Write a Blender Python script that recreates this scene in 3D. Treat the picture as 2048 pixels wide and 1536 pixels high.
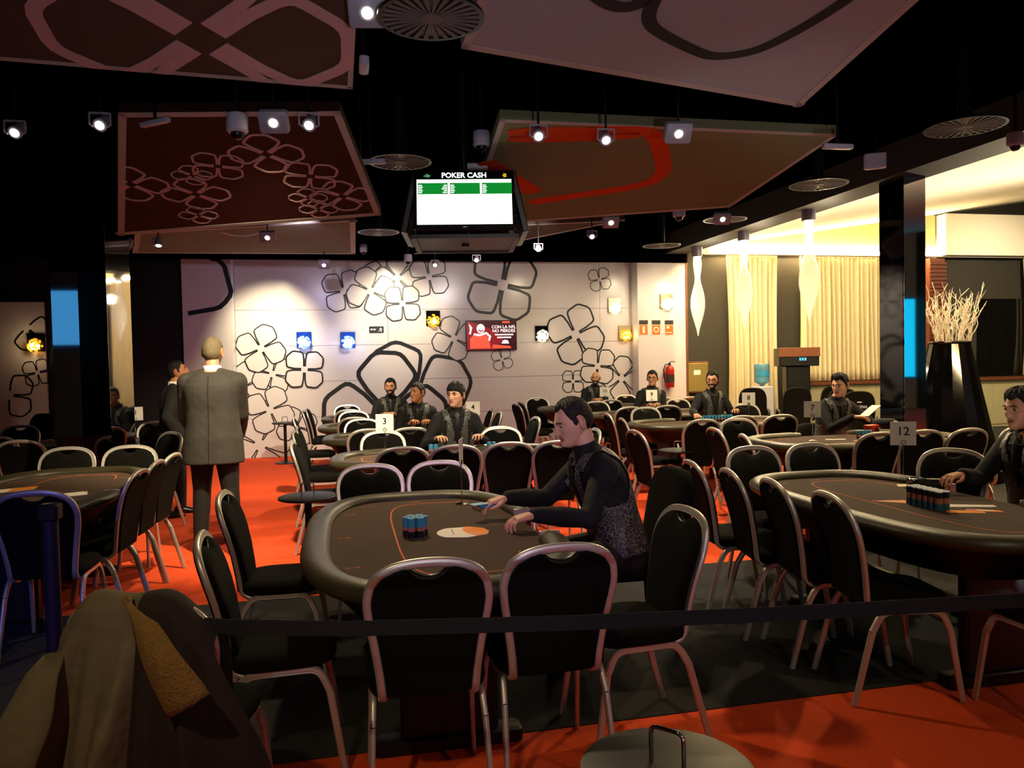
import bpy, bmesh, math, random
from mathutils import Vector, Matrix

random.seed(7)
for _o in list(bpy.data.objects):
    bpy.data.objects.remove(_o)
SC = bpy.context.scene
COL = SC.collection
R = math.radians

# ------------------------------------------------------------------ camera
FPX, CAM_H, YAW, PITCH, ROLL = 1540.0, 1.585, R(12.3), R(1.75), 0.02
_f = Vector((math.sin(YAW) * math.cos(PITCH), math.cos(YAW) * math.cos(PITCH), -math.sin(PITCH)))
_r = Vector((math.cos(YAW), -math.sin(YAW), 0))
_u = _r.cross(_f)
_c, _s = math.cos(ROLL), math.sin(ROLL)
CR, CU = _c * _r - _s * _u, _c * _u + _s * _r
cam_d = bpy.data.cameras.new('camera')
cam = bpy.data.objects.new('camera', cam_d)
COL.objects.link(cam)
cam_d.sensor_width = 36.0
cam_d.lens = 36.0 * FPX / 2048.0
cam_d.clip_end = 100
mw = Matrix((CR, CU, -_f)).transposed().to_4x4()
mw.translation = (0, 0, CAM_H)
cam.matrix_world = mw
SC.camera = cam


def _ray(px, py):
    return _f + CR * ((px - 1024) / FPX) - CU * ((py - 768) / FPX)


def at_z(px, py, z):
    d = _ray(px, py)
    return Vector((0, 0, CAM_H)) + d * ((z - CAM_H) / d.z)


def at_y(px, py, y):
    d = _ray(px, py)
    return Vector((0, 0, CAM_H)) + d * (y / d.y)


# ------------------------------------------------------------------ world, exposure
SC.view_settings.view_transform = 'Standard'
SC.view_settings.look = 'None'
SC.view_settings.exposure = 0.0
SC.view_settings.gamma = 1.0
SC.view_settings.use_curve_mapping = False
SC.cycles.max_bounces = 6
SC.cycles.diffuse_bounces = 3
SC.cycles.glossy_bounces = 3
SC.cycles.transmission_bounces = 4
SC.cycles.transparent_max_bounces = 6
SC.cycles.light_sampling_threshold = 0.02
wd = bpy.data.worlds.new('world')
SC.world = wd
wd.use_nodes = True
wd.node_tree.nodes['Background'].inputs[0].default_value = (0.25, 0.2, 0.22, 1)
wd.node_tree.nodes['Background'].inputs[1].default_value = 0.02


def spot(name, loc, target, watts, color, angle=60, blend=0.6, radius=0.05):
    ld = bpy.data.lights.new(name, 'SPOT')
    ld.energy = watts
    ld.color = color
    ld.spot_size = R(angle)
    ld.spot_blend = blend
    ld.shadow_soft_size = radius
    lo = bpy.data.objects.new(name, ld)
    COL.objects.link(lo)
    lo.location = loc
    lo.rotation_euler = (Vector(target) - Vector(loc)).to_track_quat('-Z', 'Y').to_euler()
    return lo


WARM = (1.0, 0.76, 0.42)
WARM2 = (1.0, 0.83, 0.55)
VIOLET = (0.42, 0.25, 1.0)
PINK = (1.0, 0.36, 0.55)
# wall washers near the flower wall
spot('wall_washer_light', (-1.0, 12.3, 3.25), (-1.2, 13.79, 1.95), 470, (1.0, 0.86, 0.55), 68, 1.0)
spot('wall_washer_light', (0.9, 12.2, 3.25), (0.85, 13.79, 2.3), 340, (1.0, 0.88, 0.62), 70, 1.0)
spot('wall_washer_light', (3.6, 11.6, 3.2), (3.9, 13.79, 1.4), 110, WARM2, 95, 1.0)
spot('wall_washer_light', (5.6, 12.0, 3.2), (5.7, 13.79, 1.8), 130, WARM2, 90, 1.0)
spot('wall_washer_light', (2.4, 9.2, 3.2), (2.2, 13.79, 1.9), 200, (1.0, 0.86, 0.82), 85, 1.0)  # broad fill added to lift the whole wall, no fixture of its own
spot('wall_washer_light', (-0.4, 9.0, 3.2), (-0.9, 13.79, 1.7), 110, (0.78, 0.66, 0.95), 80, 1.0)  # second added fill, lilac, for the left of the wall
# ceiling spots over the tables and aisles
spot('ceiling_spot_light', (-0.38, 5.3, 3.1), (-0.9, 8.4, 0.0), 760, WARM2, 80, 0.8)
spot('ceiling_spot_light', (-0.1, 9.4, 3.1), (-0.9, 11.6, 0.0), 520, WARM2, 80, 0.8)
spot('ceiling_spot_light', (1.8, 9.6, 3.1), (0.9, 8.6, 0.8), 380, WARM2, 100, 0.8)
spot('ceiling_spot_light', (0.2, 5.4, 3.1), (0.3, 4.0, 0.78), 190, WARM, 85, 0.8)
spot('ceiling_spot_light', (2.4, 5.2, 3.1), (1.8, 6.4, 0.4), 420, WARM2, 100, 0.8)
spot('ceiling_spot_light', (3.2, 8.6, 3.1), (4.2, 9.4, 0.8), 480, WARM2, 105, 0.8)
spot('ceiling_spot_light', (4.4, 8.2, 3.1), (4.6, 6.6, 0.8), 330, WARM2, 95, 0.8)
spot('ceiling_spot_light', (3.6, 5.4, 3.1), (3.1, 4.0, 0.8), 150, WARM, 85, 0.8)
spot('ceiling_spot_light', (-1.6, 5.2, 3.1), (-2.0, 6.1, 0.8), 110, WARM, 85, 0.8)
spot('ceiling_spot_light', (2.6, 1.0, 3.2), (2.3, 2.3, 0.0), 45, WARM, 75, 0.9)
spot('ceiling_spot_light', (-1.1, 0.3, 3.2), (-0.6, 2.2, 0.6), 120, WARM, 60, 0.9)  # unseen spot added to warm the draped jacket
spot('ceiling_spot_light', (0.0, -1.5, 3.2), (0.0, -4.4, 1.6), 120, (0.8, 0.6, 0.8), 110, 0.9)  # unseen, added to light the wall behind the camera for the pillar reflections
# unseen fill spots added behind the photographer for signs and faces
spot('ceiling_spot_light', (1.6, -1.0, 3.4), (2.9, 5.2, 1.0), 130, (1.0, 0.86, 0.68), 50, 1.0)
spot('ceiling_spot_light', (0.2, -0.6, 3.4), (0.9, 6.8, 1.0), 100, (1.0, 0.82, 0.66), 50, 1.0)
# unseen fill spots added to brighten the curtain bay and its ceiling
spot('bay_fill_light', (9.6, 10.8, 3.9), (9.8, 13.6, 1.6), 170, WARM2, 100, 1.0)
spot('bay_fill_light', (12.6, 10.6, 4.1), (13.2, 13.6, 2.2), 520, WARM2, 100, 1.0)
spot('bay_fill_light', (9.6, 8.6, 0.9), (9.0, 8.0, 3.9), 900, WARM2, 130, 1.0)
spot('bay_fill_light', (7.6, 11.4, 3.5), (7.6, 13.6, 1.4), 110, WARM2, 100, 1.0)
# unseen cool fill spots added against the red bounce on the hanging panels
spot('panel_fill_light', (0.2, -2.6, 0.5), (0.9, 3.4, 3.3), 330, (0.72, 0.74, 1.0), 60, 1.0)
spot('panel_fill_light', (3.4, 2.2, 0.3), (2.6, 6.2, 3.2), 75, (0.85, 0.88, 0.95), 60, 1.0)
# unseen coloured spots added behind the photographer for the blue and violet tint
spot('tint_fill_light', (-2.2, -1.2, 3.3), (-1.5, 4.2, 0.6), 480, (0.2, 0.2, 1.0), 15, 0.7)
spot('tint_fill_light', (-0.6, -2.2, 3.3), (0.95, 4.0, 1.15), 300, (0.55, 0.26, 0.95), 20, 0.9)
spot('tint_fill_light', (1.5, -1.6, 3.0), (0.55, 2.6, 0.5), 60, (1.0, 0.52, 0.62), 38, 0.9)

# ------------------------------------------------------------------ materials
MATS = {}


def srgb(h):
    out = []
    for i in (0, 2, 4):
        c = int(h[i:i + 2], 16) / 255
        out.append(c / 12.92 if c <= 0.04045 else ((c + 0.055) / 1.055) ** 2.4)
    return out


def mat(name, hexc, rough=0.5, metal=0.0, var=0.12, scale=30.0, bump=0.0, bscale=200.0, emit=None, es=0.0, trans=0.0, ior=1.45, spec=None, sheen=0.0, bdist=.01):
    if name in MATS:
        return MATS[name]
    m = bpy.data.materials.new(name)
    m.use_nodes = True
    nt = m.node_tree
    b = nt.nodes['Principled BSDF']
    c = srgb(hexc)
    b.inputs['Roughness'].default_value = rough
    b.inputs['Metallic'].default_value = metal
    b.inputs['IOR'].default_value = ior
    if spec is not None:
        b.inputs['Specular IOR Level'].default_value = spec
    if trans:
        b.inputs['Transmission Weight'].default_value = trans
    if sheen:
        b.inputs['Sheen Weight'].default_value = sheen
    tc = nt.nodes.new('ShaderNodeTexCoord')
    if var > 0:
        n = nt.nodes.new('ShaderNodeTexNoise')
        n.inputs['Scale'].default_value = scale
        n.inputs['Detail'].default_value = 3
        nt.links.new(tc.outputs['Object'], n.inputs['Vector'])
        mx = nt.nodes.new('ShaderNodeMix')
        mx.data_type = 'RGBA'
        mx.inputs[6].default_value = [max(0, q * (1 - var)) for q in c] + [1]
        mx.inputs[7].default_value = [min(1, q * (1 + var)) for q in c] + [1]
        nt.links.new(n.outputs[0], mx.inputs[0])
        nt.links.new(mx.outputs[2], b.inputs['Base Color'])
    else:
        b.inputs['Base Color'].default_value = c + [1]
    if bump > 0:
        n2 = nt.nodes.new('ShaderNodeTexNoise')
        n2.inputs['Scale'].default_value = bscale
        n2.inputs['Detail'].default_value = 2
        nt.links.new(tc.outputs['Object'], n2.inputs['Vector'])
        bp = nt.nodes.new('ShaderNodeBump')
        bp.inputs['Strength'].default_value = bump
        bp.inputs['Distance'].default_value = bdist
        nt.links.new(n2.outputs[0], bp.inputs['Height'])
        nt.links.new(bp.outputs[0], b.inputs['Normal'])
    if emit:
        b.inputs['Emission Color'].default_value = srgb(emit) + [1]
        b.inputs['Emission Strength'].default_value = es
    MATS[name] = m
    return m


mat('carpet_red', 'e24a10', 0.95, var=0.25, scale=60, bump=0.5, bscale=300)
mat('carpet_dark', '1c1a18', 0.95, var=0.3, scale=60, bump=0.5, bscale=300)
mat('black_ceiling', '020202', 0.95, var=0.2, scale=5, spec=0.0)
mat('soffit', '2a231c', 0.6, var=0.1, scale=4)
mat('black_wall', '0a0a0e', 0.7, var=0.2, scale=4)
mat('olive_wall', '2e2a22', 0.75, var=0.12, scale=4)
mat('white_panel', 'cfc7c4', 0.22, var=0.03, scale=2)
mat('white_plain', 'e6dfd6', 0.4, var=0.03, scale=3)
mat('seam', '8f8890', 0.6)
mat('print_black', '0b0909', 0.4, var=0.05)
mat('bay_white', 'f2ead6', 0.8, var=0.03, scale=3)
mat('bay_tan', 'cdb98a', 0.8, var=0.04, scale=3)
mat('curtain', 'e2d2ab', 0.85, var=0.10, scale=9, bump=0.15, bscale=120)
mat('wood', '6b3c22', 0.45, var=0.3, scale=12)
mat('cream_panel', 'b7ad84', 0.5, var=0.05, scale=4)
mat('mirror_black', '8c8a94', 0.03, metal=1.0, var=0.05, scale=2)
mat('gloss_black', '08080a', 0.06, var=0.05, spec=0.7)
mat('alu', 'c9c2b8', 0.38, metal=0.65, var=0.08, scale=40)
mat('chrome', 'd8d4cc', 0.12, metal=1.0, var=0.03)
mat('fabric_black', '0d0b08', 0.95, var=0.3, scale=90, bump=0.35, bscale=350, spec=0.15)
mat('rail_vinyl', '352f1d', 0.42, var=0.15, scale=30, bump=0.12, bscale=160)
mat('felt', '453325', 0.95, var=0.15, scale=80, bump=0.2, bscale=400)
mat('print_orange', 'c9642a', 0.8, var=0.05)
mat('table_black', '0a0a0c', 0.5)
mat('paper_white', 'efe9d8', 0.7, var=0.03)
mat('paper_orange', 'f08a1d', 0.6, var=0.04)
mat('chip_blue', '3f8fb0', 0.4, var=0.08)
mat('chip_pink', 'b06a5c', 0.4, var=0.08)
mat('chip_dark', '1b1a22', 0.4)
mat('chip_white', 'd9dbe0', 0.4)
mat('chip_teal', '2f5f6e', 0.4)
mat('chip_red', '6e2a1c', 0.4)
mat('shirt_black', '0c0b0b', 0.85, var=0.3, scale=30, bump=0.6, bscale=7, bdist=.03)
mat('suit_grey', '35312b', 0.8, var=0.12, scale=60, bump=0.55, bscale=5, bdist=.04)
mat('suit_dark', '14130f', 0.85, var=0.12, scale=60, bump=0.55, bscale=5, bdist=.04)
mat('trouser_dark', '14110f', 0.85, var=0.12, scale=60, bump=0.3, bscale=12)
mat('shirt_white', 'e4e0e0', 0.7, var=0.03)
mat('shoe', '0a0808', 0.3)
mat('tie_black', '060606', 0.5)
mat('jacket_olive', '625640', 0.9, var=0.25, scale=18, bump=0.5, bscale=26)
mat('jacket_dark', '241712', 0.9, var=0.25, scale=18, bump=0.4, bscale=26)
mat('collar_tan', '7a5a24', 0.9, var=0.35, scale=40, bump=0.8, bscale=160)
mat('skin', 'c98f6b', 0.5, var=0.08, scale=30)
mat('skin_pale', 'd8a484', 0.5, var=0.08, scale=30)
mat('skin_tan', 'b87a52', 0.5, var=0.08, scale=30)
mat('lip', '9a5548', 0.45)
mat('eye_white', 'a69c94', 0.2)
mat('iris', '1c120c', 0.2)
mat('hair_black', '0e0a08', 0.55, var=0.4, scale=120, bump=0.9, bscale=140)
mat('hair_brown', '1c130c', 0.55, var=0.4, scale=120, bump=0.9, bscale=140)
mat('hair_grey', '6f6046', 0.6, var=0.35, scale=120, bump=0.9, bscale=140)
mat('stubble', '3a241a', 0.8, var=0.4, scale=200)
mat('plastic_white', 'b9b6bd', 0.4, var=0.04)
mat('plastic_grey', '98949e', 0.4, var=0.04)
mat('plastic_black', '0d0d10', 0.35)
mat('vane_grey', '5f5d56', 0.6, var=0.06)
mat('metal_dark', '2a2a2e', 0.35, metal=0.8)
mat('brass', '8d7742', 0.35, metal=0.9, var=0.1)
mat('lamp_lens', 'ffffff', 0.3, emit='fff1cc', es=28.0, var=0)
mat('lamp_lens_small', 'ffffff', 0.3, emit='fff3dd', es=14.0, var=0)
mat('led_strip', 'ffffff', 0.3, emit='ffe2a6', es=300.0, var=0)
mat('planter', '050506', 0.07, var=0.03, spec=0.7)
mat('branch', 'cfc4b4', 0.8, var=0.1)
mat('fire_red', 'a51f14', 0.3, var=0.06)
mat('sign_orange', 'd9641e', 0.5, var=0.03)
mat('sign_cream', 'f0d6b0', 0.5, var=0.03)
mat('bottle_blue', '6fb0d0', 0.15, var=0.1, scale=6, trans=0.5)
mat('label_blue', '2f8fc0', 0.4)
mat('glass_smoke', '30302e', 0.05, trans=0.6, var=0)
mat('post_blue_tint', '1c1c34', 0.4, metal=0.3)  # blue light on the dark post put into its base colour
mat('belt', '0c0a0a', 0.85, var=0.3, scale=60)
mat('panel_brown', '54443a', 0.9, spec=0.1, var=0.06, scale=3)
mat('panel_mauve', '9b9c9c', 0.9, spec=0.1, var=0.06, scale=3)
mat('panel_red', '33140f', 0.7, spec=0.3, var=0.1, scale=2)
mat('panel_tobacco', '787a56', 0.9, spec=0.1, var=0.06, scale=3)
mat('panel_olive', '77745e', 0.9, spec=0.1, var=0.06, scale=3)
mat('panel_pink', 'c0a09c', 0.9, spec=0.1, var=0.05)
mat('panel_dark_print', '3a3c38', 0.9, spec=0.1, var=0.05)
mat('panel_orange_print', 'c8481a', 0.9, spec=0.1, var=0.05)
mat('panel_edge', 'a8a096', 0.8, var=0.05)
mat('slat_wood', '5c2c18', 0.5, var=0.25, scale=14)
mat('cabinet_gold', 'a88f4a', 0.35, metal=0.5, var=0.08, scale=5)
mat('exit_black', '0a1410', 0.5)
mat('exit_white', 'e8f0ea', 0.5, emit='e8f0ea', es=0.5, var=0)
mat('scr_white', '000000', 0.3, emit='f7fff8', es=1.6, var=0)
mat('scr_green', '000000', 0.3, emit='0f8a2e', es=1.0, var=0)
mat('scr_black', '030403', 0.25, var=0)
mat('scr_yellow', '000000', 0.3, emit='e8b820', es=0.9, var=0)
mat('scr_lgreen', '000000', 0.3, emit='58a070', es=0.7, var=0)
mat('scr_red', '000000', 0.3, emit='8e1420', es=1.1, var=0)
mat('scr_deepred', '000000', 0.3, emit='42080e', es=0.9, var=0)
mat('scr_bright', '000000', 0.3, emit='f0553a', es=1.2, var=0)
mat('scr_pale', '000000', 0.3, emit='ffdcd8', es=1.5, var=0)
mat('scr_cyan', '000000', 0.3, emit='18d8ff', es=3.0, var=0)
mat('scr_blue', '000000', 0.3, emit='4aa8e0', es=2.2, var=0)
mat('glow_warm', 'ffffff', 0.2, emit='ffd070', es=6.0, var=0)
mat('glow_white', 'ffffff', 0.2, emit='fff0c8', es=7.0, var=0)
mat('glow_blue', 'ffffff', 0.2, emit='c8d8ff', es=7.0, var=0)
mat('crystal_amber', 'c88a20', 0.1, var=0.4, scale=40, emit='e09a20', es=1.2)
mat('crystal_white', 'e8e0c0', 0.1, var=0.4, scale=40, emit='fff0c0', es=1.5)
mat('crystal_blue', 'a8c8ff', 0.1, var=0.4, scale=40, emit='80b0ff', es=1.8)
mat('plate_dark', '14141c', 0.08, metal=0.7)
mat('plate_gold', 'c9b88a', 0.15, metal=0.6)
mat('plate_blue', '1c3a90', 0.1, metal=0.4, emit='1a50c0', es=0.5)
mat('pendant_cap', '8a8490', 0.4, metal=0.3)


def vest_material():
    m = bpy.data.materials.new('vest_paisley')
    m.use_nodes = True
    nt = m.node_tree
    b = nt.nodes['Principled BSDF']
    tc = nt.nodes.new('ShaderNodeTexCoord')
    nz = nt.nodes.new('ShaderNodeTexNoise')
    nz.inputs['Scale'].default_value = 9
    v = nt.nodes.new('ShaderNodeTexVoronoi')
    v.feature = 'DISTANCE_TO_EDGE'
    v.inputs['Scale'].default_value = 58
    ad = nt.nodes.new('ShaderNodeVectorMath')
    ad.operation = 'MULTIPLY_ADD'
    ad.inputs[1].default_value = (0.12, 0.12, 0.12)
    nt.links.new(tc.outputs['Object'], nz.inputs['Vector'])
    nt.links.new(nz.outputs['Color'], ad.inputs[0])
    nt.links.new(tc.outputs['Object'], ad.inputs[2])
    nt.links.new(ad.outputs[0], v.inputs['Vector'])
    rp = nt.nodes.new('ShaderNodeValToRGB')
    rp.color_ramp.elements[0].position = 0.02
    rp.color_ramp.elements[0].color = (0.15, 0.145, 0.12, 1)
    rp.color_ramp.elements[1].position = 0.14
    rp.color_ramp.elements[1].color = (0.012, 0.011, 0.010, 1)
    nt.links.new(v.outputs['Distance'], rp.inputs[0])
    nt.links.new(rp.outputs[0], b.inputs['Base Color'])
    b.inputs['Roughness'].default_value = 0.5
    MATS['vest_paisley'] = m


vest_material()


def pendant_material():
    m = bpy.data.materials.new('pendant_lattice')
    m.use_nodes = True
    nt = m.node_tree
    b = nt.nodes['Principled BSDF']
    b.inputs['Base Color'].default_value = (0.95, 0.88, 0.7, 1)
    b.inputs['Roughness'].default_value = 0.25
    b.inputs['Alpha'].default_value = 0.62
    b.inputs['Emission Color'].default_value = (1.0, 0.84, 0.5, 1)
    b.inputs['Emission Strength'].default_value = 0.55
    MATS['pendant_lattice'] = m


pendant_material()


# ------------------------------------------------------------------ mesh builder
class MB:
    def __init__(s):
        s.v, s.f, s.m = [], [], []

    def add(s, vs, fs, mi=0, M=None):
        o = len(s.v)
        s.v += [tuple(M @ Vector(q)) if M else tuple(q) for q in vs]
        s.f += [tuple(i + o for i in f) for f in fs]
        s.m += [mi] * len(fs)
        return s

    def box(s, x0, x1, y0, y1, z0, z1, mi=0, M=None):
        v = [(x, y, z) for z in (z0, z1) for y in (y0, y1) for x in (x0, x1)]
        f = [(0, 2, 3, 1), (4, 5, 7, 6), (0, 1, 5, 4), (2, 6, 7, 3), (0, 4, 6, 2), (1, 3, 7, 5)]
        return s.add(v, f, mi, M)

    def rbox(s, x0, x1, y0, y1, z0, z1, b=0.01, mi=0, M=None):
        # bevelled box, octagonal corners along z plus top and bottom chamfers
        def ring(i, z):
            a, c, d, e = x0 + i, x1 - i, y0 + i, y1 - i
            return [(a + b, d, z), (c - b, d, z), (c, d + b, z), (c, e - b, z), (c - b, e, z), (a + b, e, z), (a, e - b, z), (a, d + b, z)]
        return s.loft([ring(b * .6, z0), ring(0, z0 + b * .6), ring(0, z1 - b * .6), ring(b * .6, z1)], True, mi, M)

    def loft(s, rings, cap=True, mi=0, M=None, closed=False):
        n = len(rings[0])
        v = [q for r in rings for q in r]
        f = []
        k = len(rings)
        for i in range(k if closed else k - 1):
            j = (i + 1) % k
            for a in range(n):
                b = (a + 1) % n
                f.append((i * n + a, i * n + b, j * n + b, j * n + a))
        if cap and not closed:
            f.append(tuple(range(n - 1, -1, -1)))
            f.append(tuple((k - 1) * n + a for a in range(n)))
        return s.add(v, f, mi, M)

    def cyl(s, p0, p1, r0, r1=None, n=16, mi=0, M=None):
        return s.tube([p0, p1], [r0, r0 if r1 is None else r1], n, mi=mi, M=M)

    def tube(s, path, r, n=8, closed=False, mi=0, M=None, prof=None, up=None):
        P = [Vector(q) for q in path]
        k = len(P)
        rs = r if isinstance(r, (list, tuple)) else [r] * k
        T = []
        for i in range(k):
            a = P[i - 1] if (i > 0 or closed) else P[i]
            b = P[(i + 1) % k] if (i < k - 1 or closed) else P[i]
            T.append((b - a).normalized())
        ref = Vector(up) if up else (Vector((0, 0, 1)) if abs(T[0].z) < .9 else Vector((1, 0, 0)))
        nrm = (ref - T[0] * ref.dot(T[0])).normalized()
        rings = []
        for i in range(k):
            nrm = (nrm - T[i] * nrm.dot(T[i])).normalized()
            bn = T[i].cross(nrm)
            if prof:
                rings.append([tuple(P[i] + nrm * (q[1] * rs[i]) + bn * (q[0] * rs[i])) for q in prof])
            else:
                rings.append([tuple(P[i] + (nrm * math.cos(2 * math.pi * a / n) + bn * math.sin(2 * math.pi * a / n)) * rs[i]) for a in range(n)])
        return s.loft(rings, True, mi, M, closed)

    def lathe(s, prof, n=24, mi=0, M=None, c=(0, 0, 0)):
        rings = [[(c[0] + r * math.cos(2 * math.pi * a / n), c[1] + r * math.sin(2 * math.pi * a / n), c[2] + z) for a in range(n)] for r, z in prof]
        return s.loft(rings, True, mi, M)

    def ell(s, c, rad, n=16, k=10, mi=0, M=None):
        rings = []
        for i in range(1, k):
            t = math.pi * i / k
            rings.append([(c[0] + rad[0] * math.sin(t) * math.cos(2 * math.pi * a / n), c[1] + rad[1] * math.sin(t) * math.sin(2 * math.pi * a / n), c[2] - rad[2] * math.cos(t)) for a in range(n)])
        return s.loft(rings, True, mi, M)

    def prism(s, poly, h0, h1, mi=0, M=None):
        n = len(poly)
        v = [(x, y, h0) for x, y in poly] + [(x, y, h1) for x, y in poly]
        f = [tuple(range(n - 1, -1, -1)), tuple(range(n, 2 * n))] + [(i, (i + 1) % n, n + (i + 1) % n, n + i) for i in range(n)]
        return s.add(v, f, mi, M)

    def ribbon(s, pts, w, h0, h1, closed=False, mi=0, M=None):
        # flat stroke of constant width along a 2D polyline, extruded h0..h1
        n = len(pts)
        P = [Vector((q[0], q[1])) for q in pts]
        L, Rr = [], []
        for i in range(n):
            a = P[i - 1] if (i > 0 or closed) else None
            b = P[(i + 1) % n] if (i < n - 1 or closed) else None
            d1 = (P[i] - a).normalized() if a is not None else None
            d2 = (b - P[i]).normalized() if b is not None else None
            d1 = d1 or d2
            d2 = d2 or d1
            n1, n2 = Vector((-d1.y, d1.x)), Vector((-d2.y, d2.x))
            mm = n1 + n2
            if mm.length < 1e-4:
                mm = n1
            mm.normalize()
            k = 1 / max(0.45, mm.dot(n1))
            L.append(P[i] + mm * (w / 2 * k))
            Rr.append(P[i] - mm * (w / 2 * k))
        rings = [[(L[i].x, L[i].y, h0), (Rr[i].x, Rr[i].y, h0), (Rr[i].x, Rr[i].y, h1), (L[i].x, L[i].y, h1)] for i in range(n)]
        return s.loft(rings, not closed, mi, M, closed)

    def mesh(s, name, mats):
        me = bpy.data.meshes.new(name)
        me.from_pydata(s.v, [], s.f)
        for q in (mats if isinstance(mats, (list, tuple)) else [mats]):
            me.materials.append(MATS[q])
        me.polygons.foreach_set('material_index', s.m)
        return me

    def build(s, name, mats, parent=None, smooth=True, fixn=True, angle=40):
        me = s.mesh(name, mats)
        if fixn:
            bm = bmesh.new()
            bm.from_mesh(me)
            bmesh.ops.recalc_face_normals(bm, faces=bm.faces)
            bm.to_mesh(me)
            bm.free()
        if smooth:
            me.shade_smooth()
            me.set_sharp_from_angle(angle=R(angle))
        o = bpy.data.objects.new(name, me)
        COL.objects.link(o)
        if parent:
            o.parent = parent
        return o


def tag(o, label=None, cat=None, group=None, kind=None):
    if label:
        o['label'] = label
    if cat:
        o['category'] = cat
    if group:
        o['group'] = group
    if kind:
        o['kind'] = kind
    return o


def thing(name, label, cat, loc=(0, 0, 0), rz=0, group=None):
    o = bpy.data.objects.new(name, None)
    o.empty_display_size = 0.1
    COL.objects.link(o)
    o.location = loc
    o.rotation_euler = (0, 0, rz)
    return tag(o, label, cat, group)


def struct(o):
    o['kind'] = 'structure'
    return o


def copy_tree(o, parent=None):
    c = o.copy()
    COL.objects.link(c)
    c.parent = parent
    for ch in list(o.children):
        copy_tree(ch, c)
    return c


def text(s, size, matn, parent, loc, rot=(0, 0, 0), name='lettering', depth=0.001, ax='CENTER', bold=0.0):
    cu = bpy.data.curves.new('txt', 'FONT')
    cu.body = s
    cu.size = size
    cu.align_x = ax
    cu.align_y = 'CENTER'
    cu.extrude = depth
    cu.offset = bold
    cu.resolution_u = 3
    o = bpy.data.objects.new('txt', cu)
    COL.objects.link(o)
    dg = bpy.context.evaluated_depsgraph_get()
    me = bpy.data.meshes.new_from_object(o.evaluated_get(dg))
    bpy.data.objects.remove(o)
    bpy.data.curves.remove(cu)
    me.materials.clear()
    me.materials.append(MATS[matn])
    t = bpy.data.objects.new(name, me)
    COL.objects.link(t)
    t.parent = parent
    t.location = loc
    t.rotation_euler = rot
    return t


def arc(cx, cy, r, a0, a1, n):
    return [(cx + r * math.cos(R(a0 + (a1 - a0) * i / n)), cy + r * math.sin(R(a0 + (a1 - a0) * i / n))) for i in range(n + 1)]


def round_path(pts, r, n=5):
    # round the inner corners of a 3D polyline
    P = [Vector(q) for q in pts]
    out = [P[0]]
    for i in range(1, len(P) - 1):
        a, b, c = P[i - 1], P[i], P[i + 1]
        rr = min(r, (a - b).length * .45, (c - b).length * .45)
        p, q = b + (a - b).normalized() * rr, b + (c - b).normalized() * rr
        for k in range(n + 1):
            t = k / n
            out.append(p * (1 - t) ** 2 + b * 2 * t * (1 - t) + q * t * t)
    out.append(P[-1])
    return out
# ------------------------------------------------------------------ the room
WALL_Y = 13.79
CEIL = 3.85
fl = struct(MB().box(-8, 16, -4.5, 14.2, -0.1, 0).build('floor', 'carpet_red', smooth=False))
MB().box(6.5, 16, 3.0, 13.8, 0.0, .006).build('bay_bounce_cover', 'carpet_dark', fl, smooth=False)  # dark cover added to cut red floor bounce; the bay floor is unseen
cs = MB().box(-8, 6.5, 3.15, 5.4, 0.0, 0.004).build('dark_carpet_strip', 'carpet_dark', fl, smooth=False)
struct(MB().box(-8, 6.31, -4.5, 14.2, CEIL, CEIL + .1).build('ceiling', 'black_ceiling', smooth=False))
struct(MB().box(-8.1, -8, -4.5, 14.2, 0, 4.6).build('wall_left', 'black_wall', smooth=False))
struct(MB().box(16, 16.1, -4.5, 14.2, 0, 5.2).build('wall_right', 'olive_wall', smooth=False))
struct(MB().box(-8, 16, -4.6, -4.5, 0, 5.2).build('wall_front', 'panel_mauve', smooth=False))

wall = struct(MB().box(-2.55, 6.3, 13.83, 14.1, 0, CEIL).build('wall_back', 'seam', smooth=False))
xs = [-1.78, 0.78, 4.72, 5.35]
zs = [0, 0.67, 1.29, 1.91, 2.53, 3.42]
for i in range(3):
    for j in range(5):
        MB().box(xs[i] + .003, xs[i + 1] - .003, WALL_Y, 13.83, zs[j] + .003, zs[j + 1] - .003).build('wall_panel', 'white_panel', wall, smooth=False)
for (x0, x1, nm) in ((-2.55, -1.78, 'pilaster'), (5.35, 6.3, 'pilaster')):
    MB().box(x0, x1, 13.47, 13.83, 0, 3.42).build(nm, 'white_panel', wall, smooth=False)
struct(MB().box(6.3, 6.34, 13.45, 13.83, 0, 3.42).build('trim_1', 'wood', smooth=False))
struct(MB().box(-8, 6.31, 13.38, 13.46, 3.345, CEIL).build('trim_2', 'black_ceiling', smooth=False))
bl = struct(MB().box(-8, -2.55, 13.6, 13.83, 0, CEIL).build('wall_back_dark', 'black_wall', smooth=False))
MB().box(-5.36, -4.62, 13.55, 13.6, 0, 2.66).build('white_wall_panel', 'white_panel', bl, smooth=False)

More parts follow.
